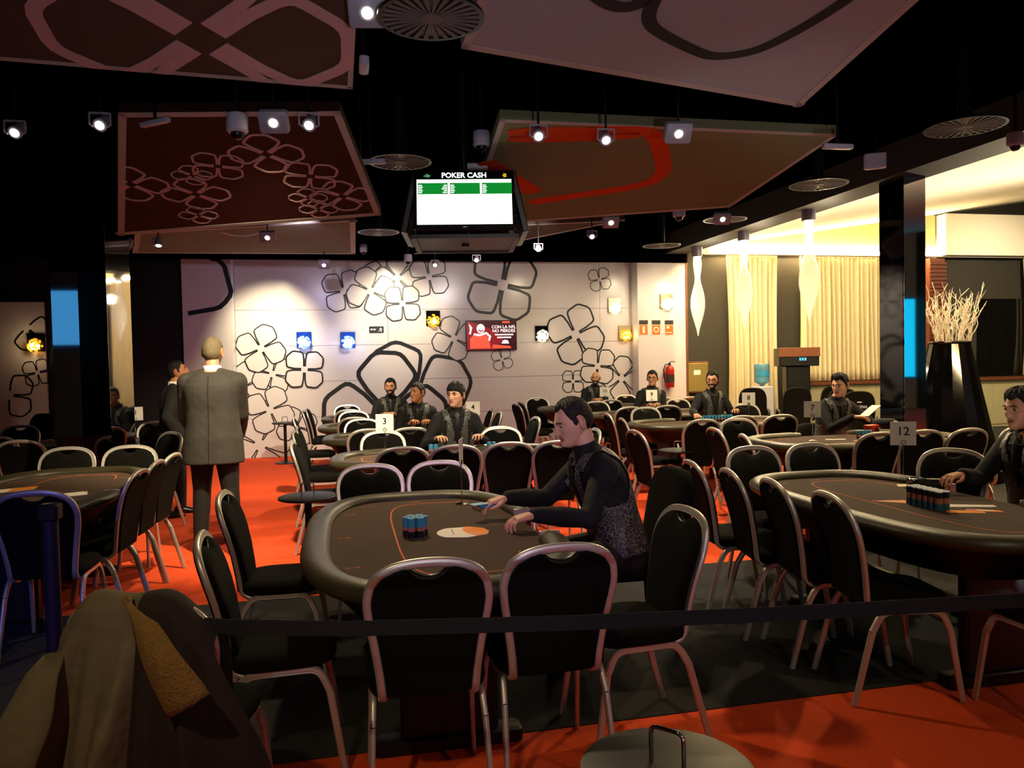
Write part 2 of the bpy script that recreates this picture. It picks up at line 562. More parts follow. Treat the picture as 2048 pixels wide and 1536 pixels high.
# bay on the right with curtains
struct(MB().box(6.34, 16, 13.79, 13.95, 0, 5.2).build('wall_bay', 'olive_wall', smooth=False))
def bay_z(x):
    return 3.62 + 0.14 * (x - 6.31)
b = MB()
b.add([(6.31, -4.5, bay_z(6.31)), (16, -4.5, bay_z(16)), (16, 13.8, bay_z(16)), (6.31, 13.8, bay_z(6.31)),
       (6.31, -4.5, 5.3), (16, -4.5, 5.3), (16, 13.8, 5.3), (6.31, 13.8, 5.3)],
      [(0, 1, 2, 3), (4, 7, 6, 5), (0, 4, 5, 1), (1, 5, 6, 2), (2, 6, 7, 3), (3, 7, 4, 0)])
bayc = struct(b.build('ceiling_bay', 'bay_white', smooth=False))
MB().box(6.7, 12.0, 13.74, 13.8, 3.56, 4.4).build('tan_frieze', 'bay_tan', bayc, smooth=False)
MB().box(12.05, 16, 13.5, 13.8, 3.56, 4.4).build('white_pelmet', 'bay_white', bayc, smooth=False)
struct(MB().box(5.85, 6.31, -4.5, 13.46, 3.5, 3.95).build('trim_3', 'soffit', smooth=False))
led = MB().box(6.315, 6.345, 2.0, 13.3, 3.53, 3.56).build('cove_light_strip', 'led_strip', smooth=False)
tag(led, 'warm light strip hidden behind the dark beam over the curtain bay', 'light strip')
led_fill = MB().box(7.0, 15.8, 13.70, 13.73, 3.60, 3.63).build('cove_light_strip', 'led_strip', smooth=False)  # extra strip added to brighten the curtains and bay ceiling
tag(led_fill, 'added warm light strip brightening the bay above the curtain rail', 'light strip')
# dado under the windows
dado = struct(MB().box(8.55, 16, 13.55, 13.79, 0, 0.98).build('trim_4', 'cream_panel', smooth=False))
for k in range(8):
    x0 = 8.6 + k * .92
    MB().box(x0, x0 + .88, 13.535, 13.55, 0.06, 0.94).build('dado_panel', 'cream_panel', dado, smooth=False)
MB().box(8.5, 16, 13.46, 13.79, 0.98, 1.04).build('window_sill', 'wood', dado, smooth=False)
w1 = struct(MB().box(12.15, 14.1, 13.74, 13.79, 1.04, 3.5).build('window_1', 'olive_wall', smooth=False))
for (x0, x1) in ((13.0, 13.36), (13.37, 13.72), (13.73, 14.08)):
    MB().box(x0, x1, 13.72, 13.74, 1.06, 2.68).build('window_pane', 'gloss_black', w1, smooth=False)
sl = struct(MB().box(11.75, 12.1, 13.6, 13.79, 0, 3.5).build('trim_5', 'wood', smooth=False))
for k in range(30):
    z0 = 1.05 + k * .08
    MB().box(11.73, 12.12, 13.56, 13.6, z0, z0 + .055).build('slat', 'slat_wood', sl, smooth=False)


def mirror_pillar(label, x0, x1, y0, y1, zt, faces):
    t = thing('mirror_pillar', label, 'pillar', ((x0 + x1) / 2, (y0 + y1) / 2, 0))
    cx, cy = (x0 + x1) / 2, (y0 + y1) / 2
    e = .006
    MB().box(x0 - cx + e, x1 - cx - e, y0 - cy + e, y1 - cy - e, 0, zt).build('core', 'gloss_black', t, smooth=False)
    for f in faces:
        f(t, x0 - cx, x1 - cx, y0 - cy, y1 - cy, zt)
    MB().box(x0 - cx - .01, x1 - cx + .01, y0 - cy - .01, y1 - cy + .01, 0, .08).build('plinth', 'metal_dark', t, smooth=False)
    return t


def face_front_split(t, x0, x1, y0, y1, zt):
    xm = x0 + (x1 - x0) * .48
    MB().box(x0, xm - .002, y0 - .006, y0 + .006, .08, zt).build('glass_panel', 'mirror_black', t, smooth=False)
    b = MB()
    b.add([(xm + .002, y0 - .006, .08), (x1, y0 - .03, .08), (x1, y0 + .006, .08), (xm + .002, y0 + .006, .08),
           (xm + .002, y0 - .006, zt), (x1, y0 - .03, zt), (x1, y0 + .006, zt), (xm + .002, y0 + .006, zt)],
          [(0, 3, 2, 1), (4, 5, 6, 7), (0, 1, 5, 4), (1, 2, 6, 5), (2, 3, 7, 6), (3, 0, 4, 7)])
    b.build('glass_panel', 'mirror_black', t, smooth=False)


def face_front(t, x0, x1, y0, y1, zt):
    MB().box(x0, x1, y0 - .006, y0 + .006, .08, zt).build('glass_panel', 'mirror_black', t, smooth=False)


def face_right_angled(t, x0, x1, y0, y1, zt):
    MB().prism([(x1, y0 - .02), (x1 + .124, y0 + .28), (x1 + .06, y1), (x1 - .02, y1), (x1 - .02, y0)], .08, zt).build('glass_panel', 'mirror_black', t, smooth=False)


def face_left(t, x0, x1, y0, y1, zt):
    MB().box(x0 - .006, x0 + .006, y0 + .008, y1, .08, zt).build('glass_panel', 'gloss_black', t, smooth=False)


mirror_pillar('tall black mirrored square pillar at the left of the room', -2.53, -2.07, 7.6, 8.15, CEIL, [face_front_split, face_right_angled])
mirror_pillar('slim black mirrored pillar beside the planter on the right', 5.96, 6.23, 7.28, 7.66, 3.5, [face_front, face_left])

# projection screens behind the photographer that the pillars mirror
for (x0, x1, z0, z1, m_, lb) in ((13.4, 15.9, .9, 3.1, 'scr_cyan', 'big cyan projection screen mirrored in the slim right pillar'),
                                 (-6.9, -5.7, 2.15, 3.4, 'scr_blue', 'blue wall screen mirrored in the tall left pillar')):
    t = thing('wall_screen', lb, 'screen', ((x0 + x1) / 2, -4.44, (z0 + z1) / 2))
    w, h = (x1 - x0) / 2, (z1 - z0) / 2
    MB().rbox(-w - .04, w + .04, -.05, .0, -h - .04, h + .04, .01).build('screen_frame', 'plastic_black', t, smooth=False)
    MB().box(-w, w, 0.0, .004, -h, h).build('display', m_, t, smooth=False)


# ------------------------------------------------------------------ printed flowers
def petal_pts(k, s, rot, gap=0.0):
    # square petal with a chamfered outer corner
    base = [(.20, .012), (.52, .045), (.76, .085), (.84, .11), (.895, .165), (.915, .25), (.945, .52), (.935, .61), (.89, .69), (.69, .89), (.61, .935), (.52, .945), (.25, .915), (.165, .895), (.11, .84), (.085, .76), (.045, .52), (.012, .20)]
    r0 = max(.20, gap * 3.7)
    base[0], base[-1] = (r0, .012), (.012, r0)
    base = [(max(x, gap), max(y, gap)) for x, y in base]
    a = rot + k * math.pi / 2
    ca, sa = math.cos(a), math.sin(a)
    return [((x * ca - y * sa) * s, (x * sa + y * ca) * s) for x, y in base]


def flower_mb(s, rot, w, h0, h1, petals=(0, 1, 2, 3), mb=None, off=(0, 0)):
    mb = mb or MB()
    if len(petals) == 4:
        pts = []
        for k in range(4):
            pts += petal_pts(k, s, rot, w / s * .51)
        mb.ribbon([(x + off[0], y + off[1]) for x, y in pts], w, h0, h1, closed=True)
    else:
        for k in petals:
            mb.ribbon([(x + off[0], y + off[1]) for x, y in petal_pts(k, s, rot, w / s * .51)], w, h0, h1)
    return mb


# wall: local x -> world x, local y -> world z, local z -> toward the room (-y)
M_WALL = Matrix(((1, 0, 0, 0), (0, 0, -1, 0), (0, 1, 0, 0), (0, 0, 0, 1)))


def wall_flower(px, py, rpx, rot, wpx, lay=0, petals=(0, 1, 2, 3), y=WALL_Y, parent=None):
    c = at_y(px, py, y)
    s = (at_y(px, py - rpx, y) - c).length
    w = s * wpx / rpx
    h = .0005 + lay * .004
    mb = flower_mb(s, R(rot), w, h, h + .003, petals)
    if lay:
        # petals in front cover the outlines behind them
        mb.m = [1] * len(mb.m)
        if len(petals) == 4:
            pts_ = []
            for k in range(4):
                pts_ += petal_pts(k, s, R(rot), w / s * .51)
            mb.prism(pts_, h - .002, h + .001)
        else:
            for k in petals:
                mb.prism(petal_pts(k, s, R(rot), w / s * .51), h - .002, h + .001)
        mb.m = [1 - q for q in mb.m]
        mb.m = [1 if q == 1 else 0 for q in mb.m]
        o = mb.build('printed_flower', ['print_black', 'white_panel'], parent or wall, smooth=False)
    else:
        o = mb.build('printed_flower', 'print_black', parent or wall, smooth=False)
    o.matrix_local = Matrix.Translation(c) @ M_WALL
    return o


for fl_ in ((522, 697, 43, 27, 2.2, 2), (609, 739, 38, -3, 3.0, 3), (545, 748, 37, -16, 2.0, 1), (540, 820, 43, 21, 2.0, 2), (487, 775, 47, 28, 2.0),
            (594, 853, 36, -22, 2.0, 1), (520, 890, 60, -28, 2.2), (687, 582, 40, 12, 2.4, 1), (741, 582, 43, -28, 2.4, 2), (795, 556, 41, 44, 2.4, 1),
            (858, 554, 38, 9, 2.4, 2), (805, 607, 36, 3, 2.4, 3), (1005, 570, 67, -13, 5.5), (1199, 559, 23, 12, 1.6),
            (1151, 669, 54, 28, 3.4), (1195, 732, 36, -6, 2.4, 1), (1243, 757, 40, 38, 2.4), (1146, 763, 23, 0, 1.8), (908, 677, 40, -28, 2.2, 2), (1004, 719, 21, 13, 1.4)):
    wall_flower(*fl_)
wall_flower(722, 535, 38, 32, 2.4, 0, (2, 3))
wall_flower(765, 527, 36, 40, 2.4, 0, (2, 3))
wall_flower(772, 826, 108, 42, 8.5, 1, (0, 1, 3))
wall_flower(828, 800, 108, -17, 7.5, 0, (0, 1))
for px_, py_, r_, ro_, w_, pp in ((52, 655, 40, 45, 3, (2, 3)), (75, 745, 26, 12, 2, (0, 1, 2, 3)), (18, 790, 44, -6, 3, (0, 3))):
    wall_flower(px_, py_, r_, ro_, w_, 0, pp, 13.55, bl)
# sweeping petal on the left pilaster
pts = [at_y(px, py, 13.47) for px, py in ((420, 516), (437, 520), (449, 533), (456, 560), (462, 582), (460, 592), (450, 605), (440, 614), (428, 618), (376, 627))]
o = MB().ribbon([(p.x, p.z) for p in pts], .075, .0005, .004).build('printed_flower', 'print_black', wall, smooth=False)
o.matrix_local = Matrix.Translation((0, 13.47, 0)) @ M_WALL


# ------------------------------------------------------------------ hanging ceiling panels
def ceiling_panel(label, corners, matn, z, edge_w=.05, edge='panel_edge', thick=.07, tilt=0.0, anchor=None):
    # the board hangs in a plane through the anchor point, its far edge lower by the tilt
    a = at_z(*(anchor or corners[0]), z)
    nv = Vector((0, math.sin(R(tilt)), math.cos(R(tilt))))

    def hit(px, py):
        d = _ray(px, py)
        o_ = Vector((0, 0, CAM_H))
        return o_ + d * ((a - o_).dot(nv) / d.dot(nv))
    P = [hit(px, py) for px, py in corners]
    c = sum(P, Vector()) / len(P)
    t = thing('hanging_ceiling_panel', label, 'ceiling panel', c)
    t.rotation_euler = (-R(tilt), 0, 0)
    inv = (Matrix.Translation(c) @ Matrix.Rotation(-R(tilt), 4, 'X')).inverted()

    def loc(px, py):
        return inv @ hit(px, py)
    L = [tuple((inv @ p).xy) for p in P]
    ar = sum(L[i][0] * L[(i + 1) % len(L)][1] - L[(i + 1) % len(L)][0] * L[i][1] for i in range(len(L)))
    if ar < 0:
        L.reverse()
    MB().prism(L, 0, thick).build('board', matn, t, smooth=False)
    n = len(L)
    for i in range(n):
        a_, b2 = Vector(L[i]), Vector(L[(i + 1) % n])
        d = (b2 - a_).normalized()
        nn = Vector((-d.y, d.x)) * edge_w
        MB().prism([tuple(a_), tuple(b2), tuple(b2 + nn), tuple(a_ + nn)], -.004, .0).build('edge_strip', edge, t, smooth=False)
    for i in range(n):
        q = Vector((L[i][0] * .85, L[i][1] * .85, thick))
        w = inv.inverted() @ q
        e = inv @ Vector((w.x, w.y, CEIL))
        MB().cyl(q, e, .006, n=6).build('hanger_rod', 'metal_dark', t)
    return t, loc, L


def chaikin(P, it=3):
    for _ in range(it):
        Q = [P[0]]
        for a, b2 in zip(P, P[1:]):
            Q += [a * .75 + b2 * .25, a * .25 + b2 * .75]
        P = Q + [P[-1]]
    return P


def panel_stroke(t, loc, z, pxs, w, matn, closed=False):
    pts = chaikin([loc(px, py) for px, py in pxs])
    return MB().ribbon([(p.x, p.y) for p in pts], w, -.006, -.001, closed).build('printed_line', matn, t, smooth=False)


def panel_flower(t, loc, z, px, py, rpx, rot, wf, matn, clip=None):
    p = loc(px, py)
    s = (loc(px + rpx, py) - p).length
    o = flower_mb(s, R(rot), s * wf, -.006, -.001, off=(p.x, p.y)).build('printed_flower', matn, t, smooth=False)
    if clip:
        bm = bmesh.new()
        bm.from_mesh(o.data)
        for i in range(len(clip)):
            a_, b2 = Vector((*clip[i], 0)), Vector((*clip[(i + 1) % len(clip)], 0))
            d = (b2 - a_).normalized()
            bmesh.ops.bisect_plane(bm, geom=bm.verts[:] + bm.edges[:] + bm.faces[:], plane_co=a_, plane_no=(d.y, -d.x, 0), clear_outer=True)
        bm.to_mesh(o.data)
        bm.free()
    return o


PZ = 3.25
t1, c1, l1 = ceiling_panel('brown hanging ceiling panel with one huge pink flower', [(-420, 85), (705, 178), (722, -160), (-700, -330)], 'panel_brown', PZ, .03, tilt=14, anchor=(705, 178))
panel_flower(t1, c1, PZ, 402, 77, 262, 45, .11, 'panel_pink', l1)
t2, c2, l2 = ceiling_panel('mauve hanging ceiling panel with dark flower outline top right', [(1010, -160), (922, 96), (1600, 213), (2020, -165)], 'panel_mauve', PZ, .05, tilt=6, anchor=(1600, 213))
panel_stroke(t2, c2, PZ, [(1360, -60), (1318, -20), (1300, 15), (1296, 40), (1312, 62), (1400, 106), (1432, 113), (1480, 108), (1530, 95), (1640, 35), (1740, -35)], .075, 'panel_dark_print')
panel_stroke(t2, c2, PZ, [(1150, -60), (1190, -10), (1225, 12), (1260, 14), (1290, 0), (1340, -50)], .085, 'panel_dark_print')
t3, c3, l3 = ceiling_panel('dark red hanging ceiling panel with many small pink flowers', [(236, 225), (680, 222), (762, 430), (236, 470)], 'panel_red', PZ, .05, tilt=15, anchor=(680, 222))
for q in ((436, 332, 52, 8), (533, 308, 66, 38), (621, 352, 54, 6), (685, 392, 56, 32), (384, 350, 36, 40), (392, 388, 60, 40), (262, 368, 66, 48), (397, 430, 34, 40), (616, 395, 34, 40), (637, 418, 34, 40)):
    panel_flower(t3, c3, PZ, q[0], q[1], q[2], q[3], .085, 'panel_pink', l3)
t4, c4, l4 = ceiling_panel('tobacco brown hanging ceiling panel with orange flower outline', [(1000, 238), (930, 452), (1460, 414), (1678, 268)], 'panel_tobacco', PZ, .04, tilt=9, anchor=(1000, 238))
panel_stroke(t4, c4, PZ, [(1018, 268), (1060, 262), (1180, 262), (1270, 258), (1302, 264), (1316, 280), (1328, 330), (1326, 345), (1300, 366), (1240, 378), (1060, 404)], .13, 'panel_orange_print')
panel_stroke(t4, c4, PZ, [(1018, 276), (1110, 278), (1280, 268)], .10, 'panel_orange_print')
panel_stroke(t4, c4, PZ, [(972, 322), (1010, 350), (1070, 384)], .16, 'panel_orange_print')
t5, c5, l5 = ceiling_panel('olive hanging ceiling panel with pale curve near the flower wall', [(270, 466), (265, 506), (711, 508), (711, 440)], 'panel_olive', PZ, .07)
panel_stroke(t5, c5, PZ, [(440, 464), (470, 472), (500, 471), (530, 462)], .06, 'panel_edge')
t6, c6, l6 = ceiling_panel('narrow dark brown hanging ceiling panel behind the video screens', [(1000, 452), (830, 508), (1050, 480), (1250, 440)], 'panel_brown', 3.45, .05)
# ------------------------------------------------------------------ people
def sstep(a, b, x):
    t = max(0.0, min(1.0, (x - a) / (b - a)))
    return t * t * (3 - 2 * t)


def head_pt(a, bl):
    ux, uy, uz = math.sin(a) * math.cos(bl), math.cos(a) * math.cos(bl), math.sin(bl)
    k = sstep(0.05, -0.95, uz)
    X = ux * .0765 * (1 - .30 * k)
    Y = uy * .098 * (1 - (.40 if uy < 0 else .06) * k)
    if uy < 0:
        Y *= 1.06
    Y += .045 * sstep(-.2, -1.0, uz)
    if uz > 0:
        X *= 1 - .06 * sstep(.2, .9, uy)
    Z = uz * .118
    fr = sstep(.15, .6, uy)
    if fr > 0:
        d = 0
        if Z < .036:
            if Z > -.03:
                t = (.036 - Z) / .066
                h, sg = .004 + .021 * t ** 1.25, .0075 + .0065 * t
            else:
                t = max(0, 1 - (-.03 - Z) / .011)
                h, sg = .025 * t, .014
            d += h * math.exp(-(X / sg) ** 2)
        d += .006 * math.exp(-((Z - .032) / .010) ** 2) * math.exp(-(X / .05) ** 2)
        d -= .011 * math.exp(-((abs(X) - .031) / .015) ** 2 - ((Z - .012) / .013) ** 2)
        d += .004 * math.exp(-((abs(X) - .045) / .016) ** 2 - ((Z + .018) / .016) ** 2)
        d += .007 * math.exp(-((Z + .055) / .006) ** 2) * math.exp(-(X / .019) ** 2)
        d += .007 * math.exp(-((Z + .066) / .006) ** 2) * math.exp(-(X / .017) ** 2)
        d -= .004 * math.exp(-((Z + .0605) / .003) ** 2) * math.exp(-(X / .022) ** 2)
        d += .010 * math.exp(-((Z + .092) / .014) ** 2) * math.exp(-(X / .022) ** 2)
        Y += fr * d
    return X, Y, Z


HA, HB = 84, 56


def head_angles():
    A = []
    for i in range(HA):
        t = -math.pi + 2 * math.pi * i / HA
        A.append(t - .5 * math.sin(t))
    B = [-.5 * math.pi + math.pi * (j + .5) / HB for j in range(HB)]
    return A, B


def add_head(mb, M):
    A, B = head_angles()
    o = len(mb.v)
    for b2 in B:
        for a in A:
            mb.v.append(tuple(M @ Vector(head_pt(a, b2))))
    for j in range(HB - 1):
        for i in range(HA):
            i2 = (i + 1) % HA
            mb.f.append((o + j * HA + i, o + j * HA + i2, o + (j + 1) * HA + i2, o + (j + 1) * HA + i))
            X, Y, Z = head_pt(A[i], B[j])
            mb.m.append(1 if (-.070 < Z < -.053 and abs(X) < .023 and Y > .05) else 0)
    mb.f.append(tuple(o + i for i in range(HA - 1, -1, -1)))
    mb.m.append(0)
    mb.f.append(tuple(o + (HB - 1) * HA + i for i in range(HA)))
    mb.m.append(0)
    for s in (-1, 1):
        mb.ell((s * .031, .0745, .011), (.0125, .0125, .0115), 12, 8, 2, M)
        mb.ell((s * .031, .0835, .011), (.0075, .0045, .0075), 10, 6, 3, M)
        mb.tube([(s * .013, .0965, .029), (s * .031, .0945, .034), (s * .050, .081, .028)], [.0028, .0042, .0022], 6, mi=4, M=M)
        # upper eyelid
        mb.tube([(s * .018, .086, .014), (s * .031, .0885, .020), (s * .045, .080, .014)], [.002, .003, .002], 6, mi=0, M=M)
        # ear: rim and lobe
        Me = M @ Matrix.Translation((s * .076, -.010, .0)) @ Matrix.Rotation(s * R(-22), 4, 'Z')
        mb.ell((0, 0, 0), (.007, .017, .030), 12, 8, 0, Me)
        rim = [(s * .007, .017 * math.cos(q), .031 * math.sin(q)) for q in [2 * math.pi * k / 14 for k in range(14)]]
        mb.tube(rim, .0045, 6, closed=True, mi=0, M=Me)


def hair_mesh(M, style, th):
    # shell over the scalp following a hairline
    lines = {'short': [(0, .066), (18, .070), (36, .080), (50, .066), (62, .040), (70, .026), (75, -.014), (84, -.012), (88, .038), (104, .036), (112, -.030), (135, -.062), (180, -.070)],
             'fringe': [(0, .046), (35, .044), (55, .038), (68, .020), (74, -.018), (84, -.018), (88, .034), (104, .032), (112, -.035), (135, -.068), (180, -.075)],
             'receding': [(0, .078), (16, .084), (34, .094), (50, .078), (60, .050), (70, .025), (76, -.010), (84, -.010), (88, .036), (104, .034), (112, -.034), (135, -.064), (180, -.072)]}
    ln = lines[style]

    def hl(a):
        a = abs(math.degrees(a))
        for (a0, z0), (a1, z1) in zip(ln, ln[1:]):
            if a <= a1:
                return z0 + (z1 - z0) * (a - a0) / (a1 - a0)
        return ln[-1][1]
    A, B = head_angles()
    rnd = random.Random(3)
    mb = MB()
    idx = {}
    for j, b2 in enumerate(B):
        for i, a in enumerate(A):
            X, Y, Z = head_pt(a, b2)
            m_ = sstep(hl(a) - .006, hl(a) + .016, Z)
            n = Vector((X / .0765 ** 2, Y / .1 ** 2, Z / .118 ** 2)).normalized()
            t = th[0] + (th[1] - th[0]) * sstep(.0, .10, Z)
            if len(th) > 2:
                t += th[2] * math.exp(-((Z - .10) / .035) ** 2) * sstep(.0, .06, Y)
            t *= 1 + .16 * (rnd.random() - .5) + .10 * math.sin(a * 17 + Z * 90)
            p = Vector((X, Y, Z)) + n * (t * m_ - .004 * (1 - m_))
            idx[(i, j)] = (len(mb.v), m_)
            mb.v.append(tuple(M @ p))
    for j in range(HB - 1):
        for i in range(HA):
            i2 = (i + 1) % HA
            q = [idx[(i, j)], idx[(i2, j)], idx[(i2, j + 1)], idx[(i, j + 1)]]
            if max(k[1] for k in q) > .02:
                mb.f.append(tuple(k[0] for k in q))
                mb.m.append(0)
    mb.f.append(tuple(idx[(i, HB - 1)][0] for i in range(HA)))
    mb.m.append(0)
    return mb


def beard_mesh(M, th):
    A, B = head_angles()
    mb = MB()
    idx = {}
    for j, b2 in enumerate(B):
        for i, a in enumerate(A):
            X, Y, Z = head_pt(a, b2)
            ad = abs(math.degrees(a))
            top = -.036 if ad < 30 else (-.036 - .012 * (ad - 30) / 20 if ad < 50 else (-.048 + .05 * (ad - 50) / 25))
            m_ = sstep(top + .006, top - .006, Z) * sstep(98, 84, ad)
            if -.071 < Z < -.051 and abs(X) < .024 and Y > .05:
                m_ = 0
            n = Vector((X / .0765 ** 2, Y / .1 ** 2, Z / .118 ** 2)).normalized()
            p = Vector((X, Y, Z)) + n * (th * m_ - .003 * (1 - m_))
            idx[(i, j)] = (len(mb.v), m_)
            mb.v.append(tuple(M @ p))
    for j in range(HB - 1):
        for i in range(HA):
            i2 = (i + 1) % HA
            q = [idx[(i, j)], idx[(i2, j)], idx[(i2, j + 1)], idx[(i, j + 1)]]
            if max(k[1] for k in q) > .05:
                mb.f.append(tuple(k[0] for k in q))
                mb.m.append(0)
    return mb


def remesh(mb, voxel, it=3):
    me = mb.mesh('tmp', 'skin')
    bm = bmesh.new()
    bm.from_mesh(me)
    bmesh.ops.recalc_face_normals(bm, faces=bm.faces)
    bm.to_mesh(me)
    bm.free()
    o = bpy.data.objects.new('tmp', me)
    COL.objects.link(o)
    r = o.modifiers.new('r', 'REMESH')
    r.mode = 'VOXEL'
    r.voxel_size = voxel
    s = o.modifiers.new('s', 'SMOOTH')
    s.iterations = it
    s.factor = .5
    dg = bpy.context.evaluated_depsgraph_get()
    out = bpy.data.meshes.new_from_object(o.evaluated_get(dg))
    bpy.data.objects.remove(o)
    bpy.data.meshes.remove(me)
    out.materials.clear()
    return out


def limb(mb, pts, rad):
    pts = [Vector(p) for p in pts]
    mb.tube(pts, list(rad), 14)
    for p, r_ in zip(pts, rad):
        mb.ell(p, (r_, r_, r_), 14, 8)


TS = [(-.13, .09, .085), (-.07, .165, .115), (0, .178, .125), (.10, .165, .118), (.20, .158, .112), (.30, .168, .118), (.38, .178, .122), (.45, .180, .115), (.50, .150, .095), (.535, .085, .07), (.58, .055, .056)]


def ts_at(t):
    for (t0, a0, b0), (t1, a1, b1) in zip(TS, TS[1:]):
        if t <= t1:
            k = max(0, (t - t0) / (t1 - t0))
            return a0 + (a1 - a0) * k, b0 + (b1 - b0) * k
    return TS[-1][1], TS[-1][2]


def torso_ring(fr, t, infl, n=28, sx=1.0, t_pos=None):
    hw, hd = ts_at(t)
    t = t if t_pos is None else t_pos
    hw, hd = hw * sx + infl, hd * sx + infl
    out = []
    for k in range(n):
        a = 2 * math.pi * k / n
        c, s = math.cos(a), math.sin(a)
        out.append(fr(t, math.copysign(abs(c) ** .85, c) * hw, math.copysign(abs(s) ** .85, s) * hd))
    return out


def hand_mb(mb, M, side, curl, spread=1.0):
    # local: +y along the fingers, palm toward -z, thumb on the inner side
    rings = []
    for y, w, t in ((-.02, .026, .020), (.01, .029, .019), (.045, .038, .017), (.08, .041, .0145), (.098, .037, .012)):
        rings.append([(math.copysign(abs(math.cos(2 * math.pi * k / 14)) ** .7, math.cos(2 * math.pi * k / 14)) * w, y, math.copysign(abs(math.sin(2 * math.pi * k / 14)) ** .8, math.sin(2 * math.pi * k / 14)) * t) for k in range(14)])
    mb.loft(rings, True, 0, M)
    th = -side  # thumb toward the body midline
    for q, (x, L, r_) in enumerate(((th * .030, .072, .0085), (th * .0105, .080, .0088), (th * -.0105, .074, .0085), (th * -.030, .058, .0075))):
        p = Vector((x, .090, 0))
        d = Vector((x * .9 * spread, .09, 0)).normalized()
        pts, ang = [p], 0
        for k, fr_ in enumerate((.45, .32, .25)):
            ang += R(curl * (1 + .12 * q) * (1.0 if k else .8))
            dd = Vector((d.x * math.cos(ang), d.y * math.cos(ang), -math.sin(ang)))
            pts.append(pts[-1] + dd * (L * fr_))
        pts = [M @ v for v in pts]
        limb(mb, pts, [r_, r_ * .97, r_ * .9, r_ * .78])
    p0 = Vector((th * .024, .022, -.004))
    tp = [p0, p0 + Vector((th * .026, .030, -.010)), p0 + Vector((th * .032, .058, -.016)), p0 + Vector((th * .028, .080, -.020))]
    limb(mb, [M @ v for v in tp], [.013, .0105, .0095, .0075])


